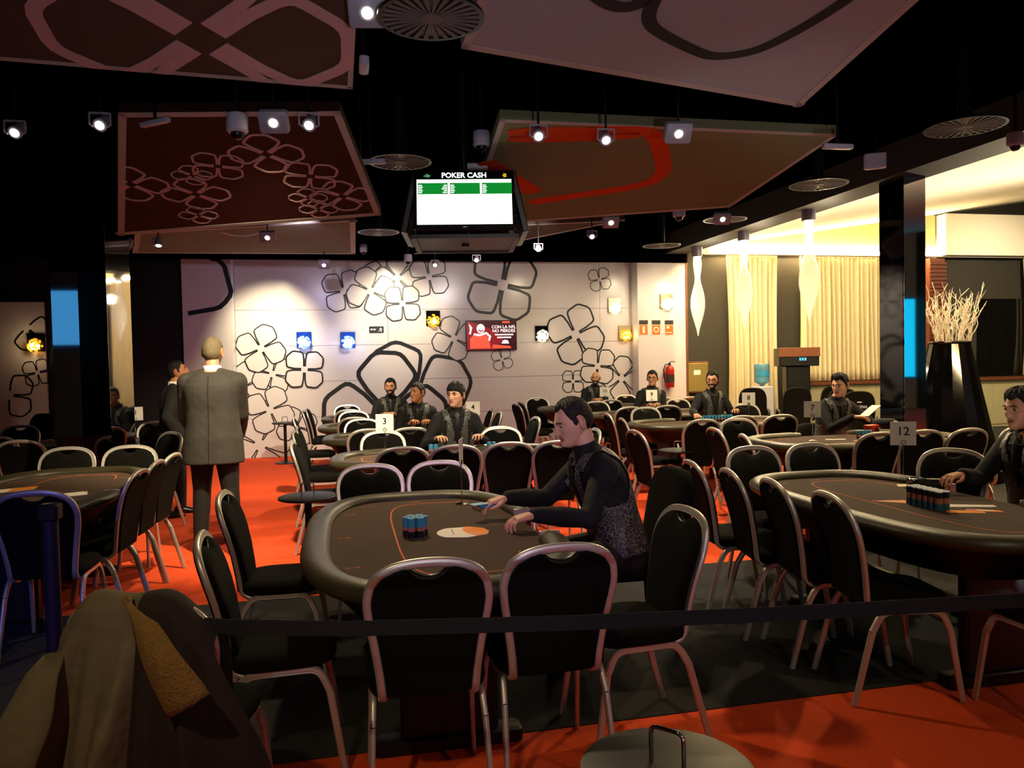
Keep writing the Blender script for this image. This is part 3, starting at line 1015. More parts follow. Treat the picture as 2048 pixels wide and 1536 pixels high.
def person(label, pos, rz, hands=None, seated=True, lean=8, s=1.0, head=(0, 0, 0), curl=(25, 25), hair=('short', (.006, .014)), hairm='hair_black', skin='skin',
           beard=0, glasses=False, outfit='dealer', hipz=None, group=None, hdir=None, badge=False, feet=None, vox=.011, bulk=1.0):
    hz = hipz if hipz is not None else (.55 if seated else .92 * s)
    root_m = Matrix.Translation((pos[0], pos[1], 0)) @ Matrix.Rotation(rz, 4, 'Z')
    inv = root_m.inverted()
    hip = Vector((0, 0, hz))
    ph = R(lean)

    def fr(t, x, y):
        # gently curved spine
        a = ph * (0.75 + .5 * max(0, min(1, t / .55)))
        return tuple(hip + Vector((x, math.sin(a) * t * s + y * math.cos(a), math.cos(a) * t * s - y * math.sin(a))))
    neck = Vector(fr(.56, 0, 0))
    aN = ph * 1.25
    hc = neck + Vector((0, math.sin(aN) * .10 + .035, math.cos(aN) * .05 + .085)) * s
    MH = Matrix.Translation(hc) @ Matrix.Rotation(R(head[0]), 4, 'Z') @ Matrix.Rotation(R(-head[1]), 4, 'X') @ Matrix.Rotation(R(head[2]), 4, 'Y') @ Matrix.Scale(s, 4)
    sh = [Vector(fr(.452, sd * .172 * bulk, 0)) for sd in (-1, 1)]
    arms = []
    for k, sd in enumerate((-1, 1)):
        S = sh[k]
        W = inv @ Vector(hands[k])
        a, b2 = .285 * s, .262 * s
        d = W - S
        D = min(d.length, (a + b2) * .995)
        W = S + d.normalized() * D
        x_ = (a * a - b2 * b2 + D * D) / (2 * D)
        h = math.sqrt(max(0, a * a - x_ * x_))
        dn = d.normalized()
        pole = Vector((sd * .55, -.45, -.8))
        pole = (pole - dn * pole.dot(dn)).normalized()
        E = S + dn * x_ + pole * h
        arms.append((S, E, W))
    legs = []
    for k, sd in enumerate((-1, 1)):
        if seated:
            hp = hip + Vector((sd * .09, .02, -.01))
            kn = Vector((sd * .13, .43, .50))
            an = Vector((sd * .12, .34, .09))
        else:
            fx, fy = (feet or ((-.12, .03), (.12, -.05)))[k]
            hp = hip + Vector((sd * .09 * s, 0, -.02))
            an = Vector((fx, fy - .03, .09))
            kn = (hp + an) / 2 + Vector((0, .03, .02))
        legs.append((hp, kn, an))

    def torso(mb, infl, t0, t1, sx=1.0, flare=0, skirt=False):
        n = 14
        rings = []
        for i in range(n + 1):
            t = t0 + (t1 - t0) * i / n
            rings.append(torso_ring(fr, max(t, 0) if skirt else t, infl + flare * max(0, .1 - t), sx=sx * s, t_pos=t))
        mb.loft(rings, True)

    def arm_geo(mb, infl, k, f=1.0, sd_r=.062):
        S, E, W = arms[k]
        limb(mb, [S, S + (E - S) * .5, E, E + (W - E) * .5, E + (W - E) * f], [sd_r * s + infl, .050 * s + infl, .042 * s + infl, .040 * s + infl, .029 * s + infl])

    def leg_geo(mb, infl, k):
        hp, kn, an = legs[k]
        limb(mb, [hp, hp + (kn - hp) * .5, kn, kn + (an - kn) * .35, an], [.088 * s + infl, .078 * s + infl, .058 * s + infl, .056 * s + infl, .040 * s + infl])

    # --- body: one continuous figure, with head and hands
    mb = MB()
    torso(mb, -.006, -.12, .56)
    limb(mb, [Vector(fr(.50, 0, -.005)), neck + Vector((0, .005, .01)), hc + MH.to_3x3() @ Vector((0, -.02, -.055))], [.062 * s, .056 * s, .054 * s])
    for k in (0, 1):
        arm_geo(mb, -.006, k)
        leg_geo(mb, 0, k)
    body = remesh(mb, .012)
    hm = MB()
    for k, sd in enumerate((-1, 1)):
        S, E, W = arms[k]
        fd = (W - E).normalized()
        if hdir and hdir[k]:
            fd = (inv.to_3x3() @ Vector(hdir[k])).normalized()
        up = Vector((0, 0, 1))
        xr = fd.cross(up).normalized()
        up = xr.cross(fd)
        Mh = Matrix((xr, fd, up)).transposed().to_4x4()
        Mh.translation = W
        hand_mb(hm, Mh @ Matrix.Scale(s, 4), sd, curl[k])
    hands_me = remesh(hm, .0045, 2)
    hd = MB()
    add_head(hd, MH)
    head_me = hd.mesh('tmph', [skin, 'lip', 'eye_white', 'iris', hairm])
    bm = bmesh.new()
    for q in (body, hands_me, head_me):
        bm.from_mesh(q)
        bpy.data.meshes.remove(q)
    me = bpy.data.meshes.new('person')
    bmesh.ops.recalc_face_normals(bm, faces=bm.faces)
    bm.to_mesh(me)
    bm.free()
    for q in (skin, 'lip', 'eye_white', 'iris', hairm):
        me.materials.append(MATS[q])
    me.shade_smooth()
    root = bpy.data.objects.new('person', me)
    COL.objects.link(root)
    root.matrix_world = root_m
    tag(root, label, 'person', group)

    def part(name, me_, matn):
        me_.materials.clear()
        me_.materials.append(MATS[matn])
        me_.shade_smooth()
        o = bpy.data.objects.new(name, me_)
        COL.objects.link(o)
        o.parent = root
        return o

    if hair:
        hair_mesh(MH, hair[0], hair[1]).build('hair', hairm, root, angle=80)
    if beard:
        beard_mesh(MH, beard).build('beard', 'hair_brown' if beard > .003 else 'stubble', root, angle=80)
    if glasses:
        g = MB()
        for sd in (-1, 1):
            fr_ = [(sd * (.033 + .024 * math.copysign(abs(math.cos(q)) ** .5, math.cos(q))), .103, .010 + .017 * math.copysign(abs(math.sin(q)) ** .5, math.sin(q))) for q in [2 * math.pi * k / 16 for k in range(16)]]
            g.tube(fr_, .0026, 6, closed=True, M=MH)
            g.tube([(sd * .057, .103, .016), (sd * .074, .085, .016), (sd * .083, .0, .012), (sd * .082, -.02, .0)], .0022, 6, M=MH)
        g.tube([(-.009, .105, .014), (0, .108, .016), (.009, .105, .014)], .002, 6, M=MH)
        g.build('glasses', 'plastic_black', root)
    trim = 'shirt_white' if outfit.startswith('suit') else 'shirt_black'
    # collar
    c = MB()
    for t_, rr in (((.545, .072), (.55, .072), (.555, .072)) if outfit.startswith('suit') else ((.505, .120), (.525, .096), (.545, .078))) + ((.565, .070), (.588, .069), (.590, .064), (.565, .062)):
        c.v += [fr(t_, rr * s * math.cos(q), rr * s * math.sin(q) * .95 + .004) for q in [2 * math.pi * k / 28 for k in range(28)]]
    for i in range(6):
        for k in range(28):
            c.f.append((i * 28 + k, i * 28 + (k + 1) % 28, (i + 1) * 28 + (k + 1) % 28, (i + 1) * 28 + k))
            c.m.append(0)
    c.build('collar', trim, root, angle=80)
    # trousers
    tm = MB()
    torso(tm, .006, -.12, .06)
    for k in (0, 1):
        leg_geo(tm, .014, k)
    part('trousers', remesh(tm, .013), 'trouser_dark')
    for k, sd in enumerate((-1, 1)):
        an = legs[k][2]
        f = MB()
        rings = []
        for y, w, z0, z1 in ((-.075, .022, .012, .05), (-.06, .034, .0, .085), (.0, .038, .0, .10), (.06, .044, .0, .075), (.12, .046, .0, .055), (.17, .036, .003, .042), (.195, .016, .010, .03)):
            rings.append([(an.x + w * math.cos(2 * math.pi * q / 12), an.y + y, (z0 + z1) / 2 + (z1 - z0) / 2 * math.sin(2 * math.pi * q / 12)) for q in range(12)])
        f.loft(rings)
        f.build('shoe', 'shoe', root, angle=70)
    if outfit == 'dealer':
        sm = MB()
        torso(sm, .010, -.02, .545)
        for k, sd in enumerate((-1, 1)):
            arm_geo(sm, .010, k, .97, .062)
            limb(sm, [Vector(fr(.535, sd * .035, -.005)), Vector(fr(.488, sd * .14, -.005))], [.046 * s, .050 * s])
        shirt = remesh(sm, vox, 4)
        # the vest follows the shirt surface, with V neck and armholes
        vb = bmesh.new()
        vb.from_mesh(shirt)
        vb.normal_update()

        def tcoord(p):
            q = p - hip
            t = q.z / s
            for _ in range(4):
                a = ph * (0.75 + .5 * max(0, min(1, t / .55)))
                t = (q.y * math.sin(a) + q.z * math.cos(a)) / s
            return t, q.y * math.cos(a) - q.z * math.sin(a)
        dead = []
        for f in vb.faces:
            p = f.calc_center_median()
            t, yp = tcoord(p)
            ax = abs(p.x)
            ok = 0 <= t < .545 and abs(yp) < .165
            if t > .27:
                ok = ok and ax < .172 - .050 * sstep(.27, .40, t) + .012 * sstep(.44, .52, t)
            else:
                ok = ok and ax < .20
            if ok and yp > 0:
                ok = not (t > .24 and ax < (t - .24) * .27)
            elif ok:
                ok = not (t > .50 and ax < .07)
            if ok and ax > .10 and yp > .10 and t > .2:
                ok = False
            if not ok:
                dead.append(f)
        bmesh.ops.delete(vb, geom=dead, context='FACES')
        for v_ in vb.verts:
            v_.co += v_.normal * .006
        vme = bpy.data.meshes.new('vest')
        vb.to_mesh(vme)
        vb.free()
        part('shirt', shirt, 'shirt_black')
        vo = part('vest', vme, 'vest_paisley')
        so = vo.modifiers.new('thickness', 'SOLIDIFY')
        so.thickness = .004
        so.offset = 1
        ti = MB()
        rr = []
        for t, w in ((.545, .014), (.52, .024), (.50, .016), (.40, .026), (.28, .034)):
            hw, hd_ = ts_at(t)
            y = hd_ * s + .024
            rr.append([fr(t, -w, y), fr(t, 0, y + .008), fr(t, w, y), fr(t, 0, y - .006)])
        ti.loft(rr).build('tie', 'tie_black', root)
        if badge:
            hw, hd_ = ts_at(.36)
            bd = MB()
            p = [fr(.36 + dz, .095 + dx, hd_ * s * .86 + .03 + dy) for dy in (0, .004) for dz in (-.008, .008) for dx in (-.028, .028)]
            bd.add(p, [(0, 1, 3, 2), (4, 6, 7, 5), (0, 4, 5, 1), (2, 3, 7, 6), (0, 2, 6, 4), (1, 5, 7, 3)])
            bd.build('name_badge', 'chip_white', root, smooth=False)
    else:
        jm = MB()
        torso(jm, .018, -.20 if not seated else -.05, .535, sx=bulk, flare=.04, skirt=True)
        # padded shoulders
        for k, sd in enumerate((-1, 1)):
            limb(jm, [Vector(fr(.53, sd * .04, -.01)), Vector(fr(.475, sd * .178 * bulk, -.005))], [.048 * s, .058 * s])
            arm_geo(jm, .017 + .02 * (bulk - 1), k, .95, .066)
        part('suit_jacket', remesh(jm, .010, 4), 'suit_grey' if outfit == 'suit_grey' else 'suit_dark')
        if outfit == 'suit_grey':
            # back seam and vent of the jacket
            sv = MB()
            sv.tube([fr(t, 0, -(ts_at(max(t, 0))[1] * s * bulk + .0205 + .04 * max(0, .1 - t))) for t in (.50, .44, .36, .28, .20, .10, .02, -.06, -.13, -.18)], .003, 6)
            sv.build('back_seam', 'suit_dark', root)
    return root


HALF = math.pi
DEAL = 'dealers at the poker tables'
# foreground dealer pitching cards at the centre table
person('dealer in black paisley vest leaning over the centre foreground table, holding a blue deck', (1.44, 3.95), R(90), [(.89, 3.63, .83), (.83, 3.97, .86)], lean=14, s=1.05,
       head=(6, 20, 0), curl=(28, 26), hair=('receding', (.007, .015)), hairm='hair_brown', skin='skin_pale', badge=True, vox=.009, hdir=[(-1, -.12, -.15), (-1, .0, -.2)], group=DEAL)
# dealer at table 3
person('dealer with black fringe seated behind the table with sign three', (1.07, 7.62), HALF, [(1.27, 7.28, .85), (.84, 7.28, .85)], lean=6, s=1.02,
       head=(-38, 2, 0), hair=('fringe', (.010, .022)), skin='skin_pale', curl=(30, 30), badge=False, group=DEAL)
person('dealer with slick black hair looking left behind the table with sign four', (.86, 9.52), HALF, [(1.00, 9.2, .85), (.74, 9.2, .85)], lean=14, s=1.0,
       head=(-48, -2, 0), hair=('short', (.006, .016)), skin='skin_tan', curl=(35, 35), group=DEAL)
person('bearded dealer with ponytail seated nearest the huge wall flower', (.64, 11.15), HALF, [(.70, 10.85, .85), (.50, 10.85, .85)], lean=6, s=1.0,
       head=(-12, 0, 0), hair=('short', (.008, .018)), skin='skin', beard=.005, curl=(35, 35), group=DEAL)
person('bald bearded dealer seated in front of the white flower wall', (4.36, 13.15), HALF, [(4.40, 12.82, .85), (4.22, 12.82, .85)], lean=6, s=1.0,
       head=(-26, 2, 0), hair=None, hairm='hair_brown', skin='skin', beard=.005, curl=(40, 40), group=DEAL)
person('dealer with glasses smiling behind sign nine near the fire extinguisher', (4.70, 11.36), HALF, [(4.70, 11.02, .85), (4.50, 11.02, .85)], lean=4, s=1.02,
       head=(-30, 0, 0), hair=('short', (.006, .018)), skin='skin', glasses=True, curl=(40, 40), group=DEAL)
person('bearded dealer with glasses behind the long chip row at table eight', (4.85, 9.66), HALF, [(5.05, 9.32, .85), (4.42, 9.18, .84)], lean=5, s=1.03,
       head=(-38, 4, 0), hair=('short', (.006, .020)), skin='skin', glasses=True, beard=.005, curl=(30, 45), group=DEAL)
person('dealer with dark quiff holding a white paper behind sign seven', (5.20, 7.50), HALF, [(5.62, 7.02, .86), (5.14, 7.02, .93)], lean=10, s=1.02,
       head=(-62, 8, 0), hair=('short', (.006, .022, .018)), hairm='hair_black', skin='skin_pale', curl=(30, 22), hdir=[(.1, -1, -.25), (.7, -.7, .05)], group=DEAL)
person('dealer at the right edge reaching over the chips of table twelve', (4.06, 3.80), R(90), [(3.88, 3.70, 1.00), (3.55, 3.86, .86)], lean=8, s=1.0,
       head=(2, 6, 0), hair=('short', (.006, .022, .008)), hairm='hair_brown', skin='skin', curl=(40, 22), hdir=[(.05, .25, 1), (-1, -.1, -.1)], group=DEAL)
# standing supervisors
person('grey-haired man in a grey suit standing with his back turned', (-1.10, 6.95), R(-4), [(-1.27, 7.24, .96), (-.93, 7.24, .96)], seated=False, lean=2, s=1.055,
       head=(-6, -4, 0), hair=('short', (.006, .012)), hairm='hair_grey', skin='skin', outfit='suit_grey', feet=((-.13, .02), (.16, -.06)), bulk=1.17, group='standing supervisors')
person('dark-haired man in a black suit looking up in profile', (-1.80, 8.75), R(-78), [(-1.60, 8.95, .92), (-1.66, 8.50, .86)], seated=False, lean=3, s=.95,
       head=(-6, -14, 0), hair=('short', (.007, .016)), hairm='hair_black', skin='skin_tan', outfit='suit_dark', feet=((-.10, .10), (.10, -.06)), group='standing supervisors')
# ------------------------------------------------------------------ poker tables
def sup(a, b, n, k, inset=0.0):
    out = []
    for i in range(k):
        t = 2 * math.pi * i / k
        c, s = math.cos(t), math.sin(t)
        out.append((math.copysign(abs(c) ** (2 / n), c) * (a - inset), math.copysign(abs(s) ** (2 / n), s) * (b - inset)))
    return out


def poker_table(label, loc, rz, length=2.1, width=1.2, marks=True):
    # local: long axis y, dealer on the +x side
    t = thing('poker_table', label, 'table', loc, rz, 'poker tables')
    a, b = width / 2, length / 2
    K = 96
    MB().prism(sup(a, b, 3.2, K, .10), .725, .752).build('playing_surface', 'felt', t, angle=50)
    body = MB()
    body.loft([[(x, y, .56) for x, y in sup(a, b, 3.2, 48, .20)], [(x, y, .64) for x, y in sup(a, b, 3.2, 48, .13)], [(x, y, .728) for x, y in sup(a, b, 3.2, 48, .07)]])
    body.build('apron', 'table_black', t)
    # padded rail, open in front of the dealer
    pts = sup(a, b, 3.2, K, .065)
    ring = [(x, y) for x, y in pts]
    gap = .27
    sel = [i for i in range(K) if not (ring[i][0] > 0 and abs(ring[i][1]) < gap)]
    st = next(i for i in range(K) if i in sel and (i - 1) % K not in sel)
    path = []
    i = st
    while i in sel and len(path) < K:
        path.append((ring[i][0], ring[i][1], .752))
        i = (i + 1) % K
    prof = [(math.cos(q) * 1.0, math.sin(q) * .62) for q in [2 * math.pi * k / 14 for k in range(14)]]
    rr = [.066] * len(path)
    rr[0] = rr[-1] = .052
    MB().tube(path, rr, 14, prof=prof, up=(0, 0, 1)).build('padded_rail', 'rail_vinyl', t, angle=60)
    for e in (path[0], path[-1]):
        MB().rbox(e[0] - .05, e[0] + .05, e[1] - .006, e[1] + .006, .725, .785, .004).build('rail_end_plate', 'alu', t)
    # betting line, open toward the dealer
    line = [(p[0] + a * .15, p[1]) for p in sup(a * .43, b * .74, 4.2, 80) if not (p[0] > a * .20 and abs(p[1]) < b * .45)]
    k0 = max(range(len(line)), key=lambda i: (Vector(line[i]) - Vector(line[i - 1])).length)
    line = line[k0:] + line[:k0]
    MB().ribbon(line, .008, .7521, .7532).build('betting_line', 'print_orange', t, smooth=False)
    if marks:
        for k, (x, y) in enumerate(sup(a * .68, b * .80, 3.5, 12)):
            if x > a * .5 and abs(y) < .4:
                continue
            m_ = MB()
            m_.box(x - .030, x - .006, y - .004, y + .004, .7521, .7530)
            m_.box(x + .004, x + .030, y - .003, y + .005, .7521, .7530)
            m_.build('seat_mark', 'print_orange', t, smooth=False)
    for sy in (-1, 1):
        MB().rbox(-.20, .20, sy * .62 - .035, sy * .62 + .035, .06, .58, .012).build('leg_panel', 'table_black', t)
        MB().rbox(-.30, .30, sy * .62 - .05, sy * .62 + .05, 0, .06, .012).build('foot', 'table_black', t)
    MB().rbox(-.03, .03, -.6, .6, .25, .33, .01).build('stretcher', 'table_black', t)
    return t


TA, T12, TB, TC, TD, TE = (.39, 3.75), (3.03, 3.70), (.91, 6.70), (.80, 8.63), (.70, 10.22), (.70, 11.85)
T7, T8, T9, T10, TL, TM = (4.80, 6.53), (4.47, 8.84), (4.47, 10.55), (4.20, 12.35), (-2.05, 5.80), (-3.35, 9.35)
poker_table('large oval poker table with chip cluster in the centre foreground', (*TA, 0), 0)
poker_table('oval poker table with sign twelve on the right', (*T12, 0), 0)
poker_table('oval poker table with sign three behind the foreground table', (*TB, 0), R(90), marks=False)
poker_table('oval poker table with sign four, second behind the foreground table', (*TC, 0), R(90), marks=False)
poker_table('oval poker table of the bearded dealer with the ponytail', (*TD, 0), R(90), marks=False)
poker_table('empty oval poker table nearest the huge wall flower', (*TE, 0), R(90), marks=False)
poker_table('oval poker table with sign seven on the right', (*T7, 0), R(90))
poker_table('oval poker table with sign eight and a long chip row', (*T8, 0), R(90), marks=False)
poker_table('oval poker table with sign nine', (*T9, 0), R(90), marks=False)
poker_table('oval poker table of the bald dealer by the flower wall', (*T10, 0), R(90), marks=False)
poker_table('oval poker table with the orange card on the left', (*TL, 0), 0)
poker_table('dark oval poker table behind the tall left pillar', (*TM, 0), R(90), marks=False)


# ------------------------------------------------------------------ banquet chairs
def make_chair():
    t = thing('banquet_chair', '', 'chair', (0, 0, 0), 0, 'black banquet chairs with silver frames')
    # seat cushion
    def rr(a, b, z, n=40, y0=.0):
        return [(x, y + y0, z) for x, y in sup(a, b, 4.0, n)]
    MB().loft([rr(.195, .19, .425), rr(.21, .205, .435), rr(.215, .21, .455), rr(.205, .20, .478), rr(.165, .16, .490), rr(.09, .09, .495)]).build('seat', 'fabric_black', t, angle=60)

    # back plane: leans backward
    def bp(x, h, d=0.0):
        # h = height above seat-rail level, d = offset toward the sitter
        y = -.185 - .11 * (h / .5) ** 1.0 + .02 * math.sin(math.pi * min(1, max(0, h / .5)))
        return Vector((x, y + d, .405 + h))
    half = [(.158, .0), (.165, .10), (.182, .22), (.200, .32), (.206, .38), (.196, .435), (.170, .475), (.125, .500), (.07, .512), (.0, .516)]
    outer = half + [(-x, h) for x, h in half[-2::-1]]
    # frame tube, running down and forward under the seat
    path = [(.158, .04, .414), (.158, -.06, .414), (.158, -.14, .404)] + [tuple(bp(x, h)) for x, h in [(.160, .03), *half[1:]]]
    path += [(-p[0], p[1], p[2]) for p in path[-2::-1]]
    path = round_path(path, .045, 3)
    prof = [(1.15, -.35), (1.15, .35), (.8, .75), (.35, .62), (0, .78), (-.35, .62), (-.8, .75), (-1.15, .35), (-1.15, -.35), (-.7, -.75), (.7, -.75)]
    MB().tube(path, .0145, 11, prof=prof, up=(0, 0, 1)).build('back_frame', 'alu', t, angle=50)
    # upholstered back pad with a hand-hold dip at the top
    pad = []
    for x, h in [(.146, .03), (.153, .10), (.170, .22), (.188, .32), (.194, .38), (.185, .430), (.160, .466), (.118, .490), (.085, .499), (.066, .494), (.045, .474), (.022, .464), (.0, .461)]:
        pad.append((x, h))
    padc = pad + [(-x, h) for x, h in pad[-2::-1]]
    rings = []
    cxh = (.0, .26)
    for d, k in ((-.018, .90), (-.022, .975), (-.010, 1.0), (.012, 1.0), (.026, .965), (.034, .86), (.037, .6)):
        rings.append([tuple(bp(cxh[0] + (x - cxh[0]) * k, cxh[1] + (h - cxh[1]) * k, d)) for x, h in padc])
    MB().loft(rings).build('backrest', 'fabric_black', t, angle=70)
    # moulded lip of the hand hold
    g = MB()
    g.tube([tuple(bp(x, h, .008)) for x, h in ((-.062, .490), (-.045, .475), (-.022, .465), (0, .462), (.022, .465), (.045, .475), (.062, .490))], .005, 8)
    g.build('hand_hold_lip', 'plastic_black', t)
    for s in (-1, 1):
        rail = round_path([(s * .196, -.185, .33), (s * .190, -.135, .418), (s * .190, .135, .418), (s * .196, .175, .33)], .06, 5)
        MB().tube(rail, .0135, 10, prof=prof, up=(s, 0, 0)).build('side_rail', 'alu', t, angle=50)
        MB().tube([(s * .196, -.185, .33), (s * .208, -.275, .004)], [.0135, .012], 11, prof=prof, up=(s, 0, 0)).build('leg', 'alu', t, angle=50)
        MB().tube([(s * .196, .175, .33), (s * .208, .225, .004)], [.0135, .012], 11, prof=prof, up=(s, 0, 0)).build('leg', 'alu', t, angle=50)
        MB().cyl((s * .172, -.06, .414), (s * .190, -.06, .418), .012, n=8).build('bracket', 'alu', t)
    MB().tube([(-.190, .10, .412), (.190, .10, .412)], .010, 8).build('crossbar', 'alu', t)
    return t


CH0 = make_chair()
N_, S_, E_, W_ = 0, 180, -90, 90     # facing +y, -y, +x, -x
FIRST = [True]


def chair(bx, by, face, label):
    a = R(face + random.uniform(-3, 3))
    o = CH0 if FIRST[0] else copy_tree(CH0)
    FIRST[0] = False
    # (bx, by) is where the top of the back stands
    o.location = (bx - .292 * math.sin(a), by + .292 * math.cos(a), 0)
    o.rotation_euler = (0, 0, a)
    o['label'] = label
    return o


B_ = 'black banquet chair '
CHAIRS = [
    # centre foreground table
    (.26, 2.55, N_, 'with its back to us, left of the two at the front'),
    (.74, 2.62, N_ + 3, 'with its back to us, right of the two at the front'),
    (-.56, 3.19, E_ + 2, 'at the near left side of the foreground table, seen edge-on'),
    (-.63, 4.23, E_, 'at the far left side of the foreground table'),
    (1.44, 3.10, W_ + 4, 'seen edge-on in front of the leaning dealer'),
    (.15, 5.06, S_, 'at the far end of the foreground table, left of two'),
    (.60, 5.06, S_, 'at the far end of the foreground table, right of two'),
    # table three
    (.43, 6.00, N_, 'at the front of table three, leftmost in its row'),
    (.84, 5.98, N_, 'at the front of table three, second from left'),
    (1.28, 6.02, N_, 'at the front of table three, third from left'),
    (1.68, 5.98, N_, 'at the front of table three, behind the leaning dealer\'s face'),
    (-.44, 6.80, E_, 'at the left end of table three, nearest in the side row'),
    (.35, 7.50, S_, 'facing us beyond table three, left of the fringed dealer'),
    (1.50, 7.48, S_, 'facing us beyond table three, right of the fringed dealer'),
    (2.30, 6.90, W_, 'at the right end of table three, half hidden by the leaning dealer'),
    # table four
    (-.50, 7.95, E_, 'at the left end of table four, nearer of two'),
    (-.50, 8.45, E_, 'at the left end of table four, farther of two'),
    (.23, 7.80, N_, 'with its back to us at table four, left one'),
    (.64, 7.78, N_, 'with its back to us at table four, right one'),
    (.20, 9.30, S_, 'facing us with a bright frame beyond table four'),
    (2.15, 8.60, W_, 'at the right end of table four'),
    # the ponytail dealer's table
    (.12, 9.58, N_, 'with its back to us at the table of the ponytail dealer'),
    (-.63, 10.0, E_, 'at the left end of the ponytail dealer\'s table'),
    (.12, 10.92, S_, 'facing us beside the ponytail dealer'),
    (1.95, 10.30, W_, 'at the right end of the ponytail dealer\'s table, farther of two'),
    (1.96, 9.78, W_, 'at the right end of the ponytail dealer\'s table, nearer of two'),
    # table by the wall
    (.06, 11.22, N_, 'with its back to us at the table by the wall flower'),
    (-.60, 11.60, E_, 'at the left end of the wall table, nearer of two'),
    (-.56, 12.05, E_, 'at the left end of the wall table, farther of two'),
    (.04, 12.60, S_, 'facing us at the far side of the wall table'),
    (2.55, 11.45, E_ + 6, 'standing alone near the flower wall, left of two'),
    (2.72, 11.85, E_ + 6, 'standing alone near the flower wall, right of two'),
    # table twelve
    (2.12, 4.48, E_ - 8, 'at the left side of table twelve, farthest of four'),
    (2.16, 4.07, E_ - 8, 'at the left side of table twelve, second farthest of four'),
    (2.19, 3.66, E_ - 8, 'at the left side of table twelve, second nearest of four'),
    (2.22, 3.22, E_ - 8, 'at the left side of table twelve, nearest of four'),
    (2.86, 5.05, S_, 'facing us at the far end of table twelve, left of two'),
    (3.34, 5.06, S_, 'facing us at the far end of table twelve, right of two'),
    (4.00, 4.42, W_ + 35, 'beside the dealer at the right edge, far side of table twelve'),
    (2.98, 2.42, N_, 'at the bottom right corner, near end of table twelve'),
    # table seven
    (4.31, 5.55, N_, 'with its back to us at table seven, left of three'),
    (4.76, 5.58, N_, 'with its back to us at table seven, middle of three'),
    (5.18, 5.55, N_, 'with its back to us at table seven, right of three'),
    (3.30, 6.49, E_ - 6, 'at the left end of table seven, farther of two'),
    (3.24, 5.84, E_ - 14, 'at the left end of table seven, nearer of two'),
    (4.01, 7.36, S_, 'facing us beyond table seven, left of the quiffed dealer'),
    (5.75, 5.6, N_ + 4, 'at table seven near the planter, partly behind the right dealer'),
    # table eight
    (3.64, 7.40, N_, 'with its back to us at table eight, left of three'),
    (4.23, 7.66, N_, 'with its back to us at table eight, middle of three'),
    (4.68, 7.62, N_, 'with its back to us at table eight, right of three'),
    (2.56, 6.57, E_, 'turned sideways in the aisle behind the dealer\'s chair'),
    (2.96, 7.96, E_ - 6, 'at the left end of table eight, second of three'),
    (3.06, 8.72, E_ - 6, 'at the left end of table eight, farthest of three'),
    (3.90, 9.62, S_, 'facing us at the far side of table eight, left part'),
    (5.35, 9.62, S_, 'facing us at table eight, beside the water bottle'),
    # table nine
    (3.74, 9.74, N_, 'with its back to us at table nine, left of two'),
    (4.30, 9.80, N_, 'with its back to us at table nine, right of two'),
    (3.80, 11.36, S_, 'facing us at table nine, behind the leaning dealer\'s head'),
    (5.15, 11.36, S_, 'facing us at table nine, right of the smiling dealer'),
    (3.02, 10.4, E_, 'at the left end of table nine'),
    # table of the bald dealer
    (4.14, 11.62, N_, 'with its back to us at the bald dealer\'s table, middle'),
    (5.08, 11.70, N_, 'with its back to us at the bald dealer\'s table, second from right'),
    (5.54, 11.70, N_, 'with its back to us at the bald dealer\'s table, rightmost'),
    (3.30, 13.12, S_, 'facing us left of the bald dealer'),
    (4.95, 13.12, S_, 'facing us right of the bald dealer'),
    # left table with orange card
    (-1.66, 4.60, N_, 'bathed in blue light at the left front table'),
    (-2.28, 7.10, S_, 'facing us at the far end of the left table, left one'),
    (-1.78, 7.04, S_, 'facing us at the far end of the left table, right one'),
    (-1.30, 5.33, W_ - 5, 'at the right side of the left table, nearest of three'),
    (-1.30, 5.82, W_ - 5, 'at the right side of the left table, middle of three'),
    (-1.28, 6.24, W_ - 5, 'at the right side of the left table, farthest of three'),
    # dark table behind the pillar
    (-2.98, 8.00, N_, 'at the left image edge in front of the dark back table'),
    (-2.42, 8.60, N_, 'close behind the left pillar'),
    (-1.72, 8.35, W_ + 40, 'between the left pillar and the man in the black suit'),
    (-2.25, 10.10, S_, 'under the blank sign behind the left pillar'),
    (-3.44, 8.62, N_, 'at the dark back table, left of the pillar, nearer'),
    (-3.76, 10.15, S_, 'facing us across the dark back table at far left'),
]
for x_, y_, f_, l_ in CHAIRS:
    chair(x_, y_, f_, B_ + l_)


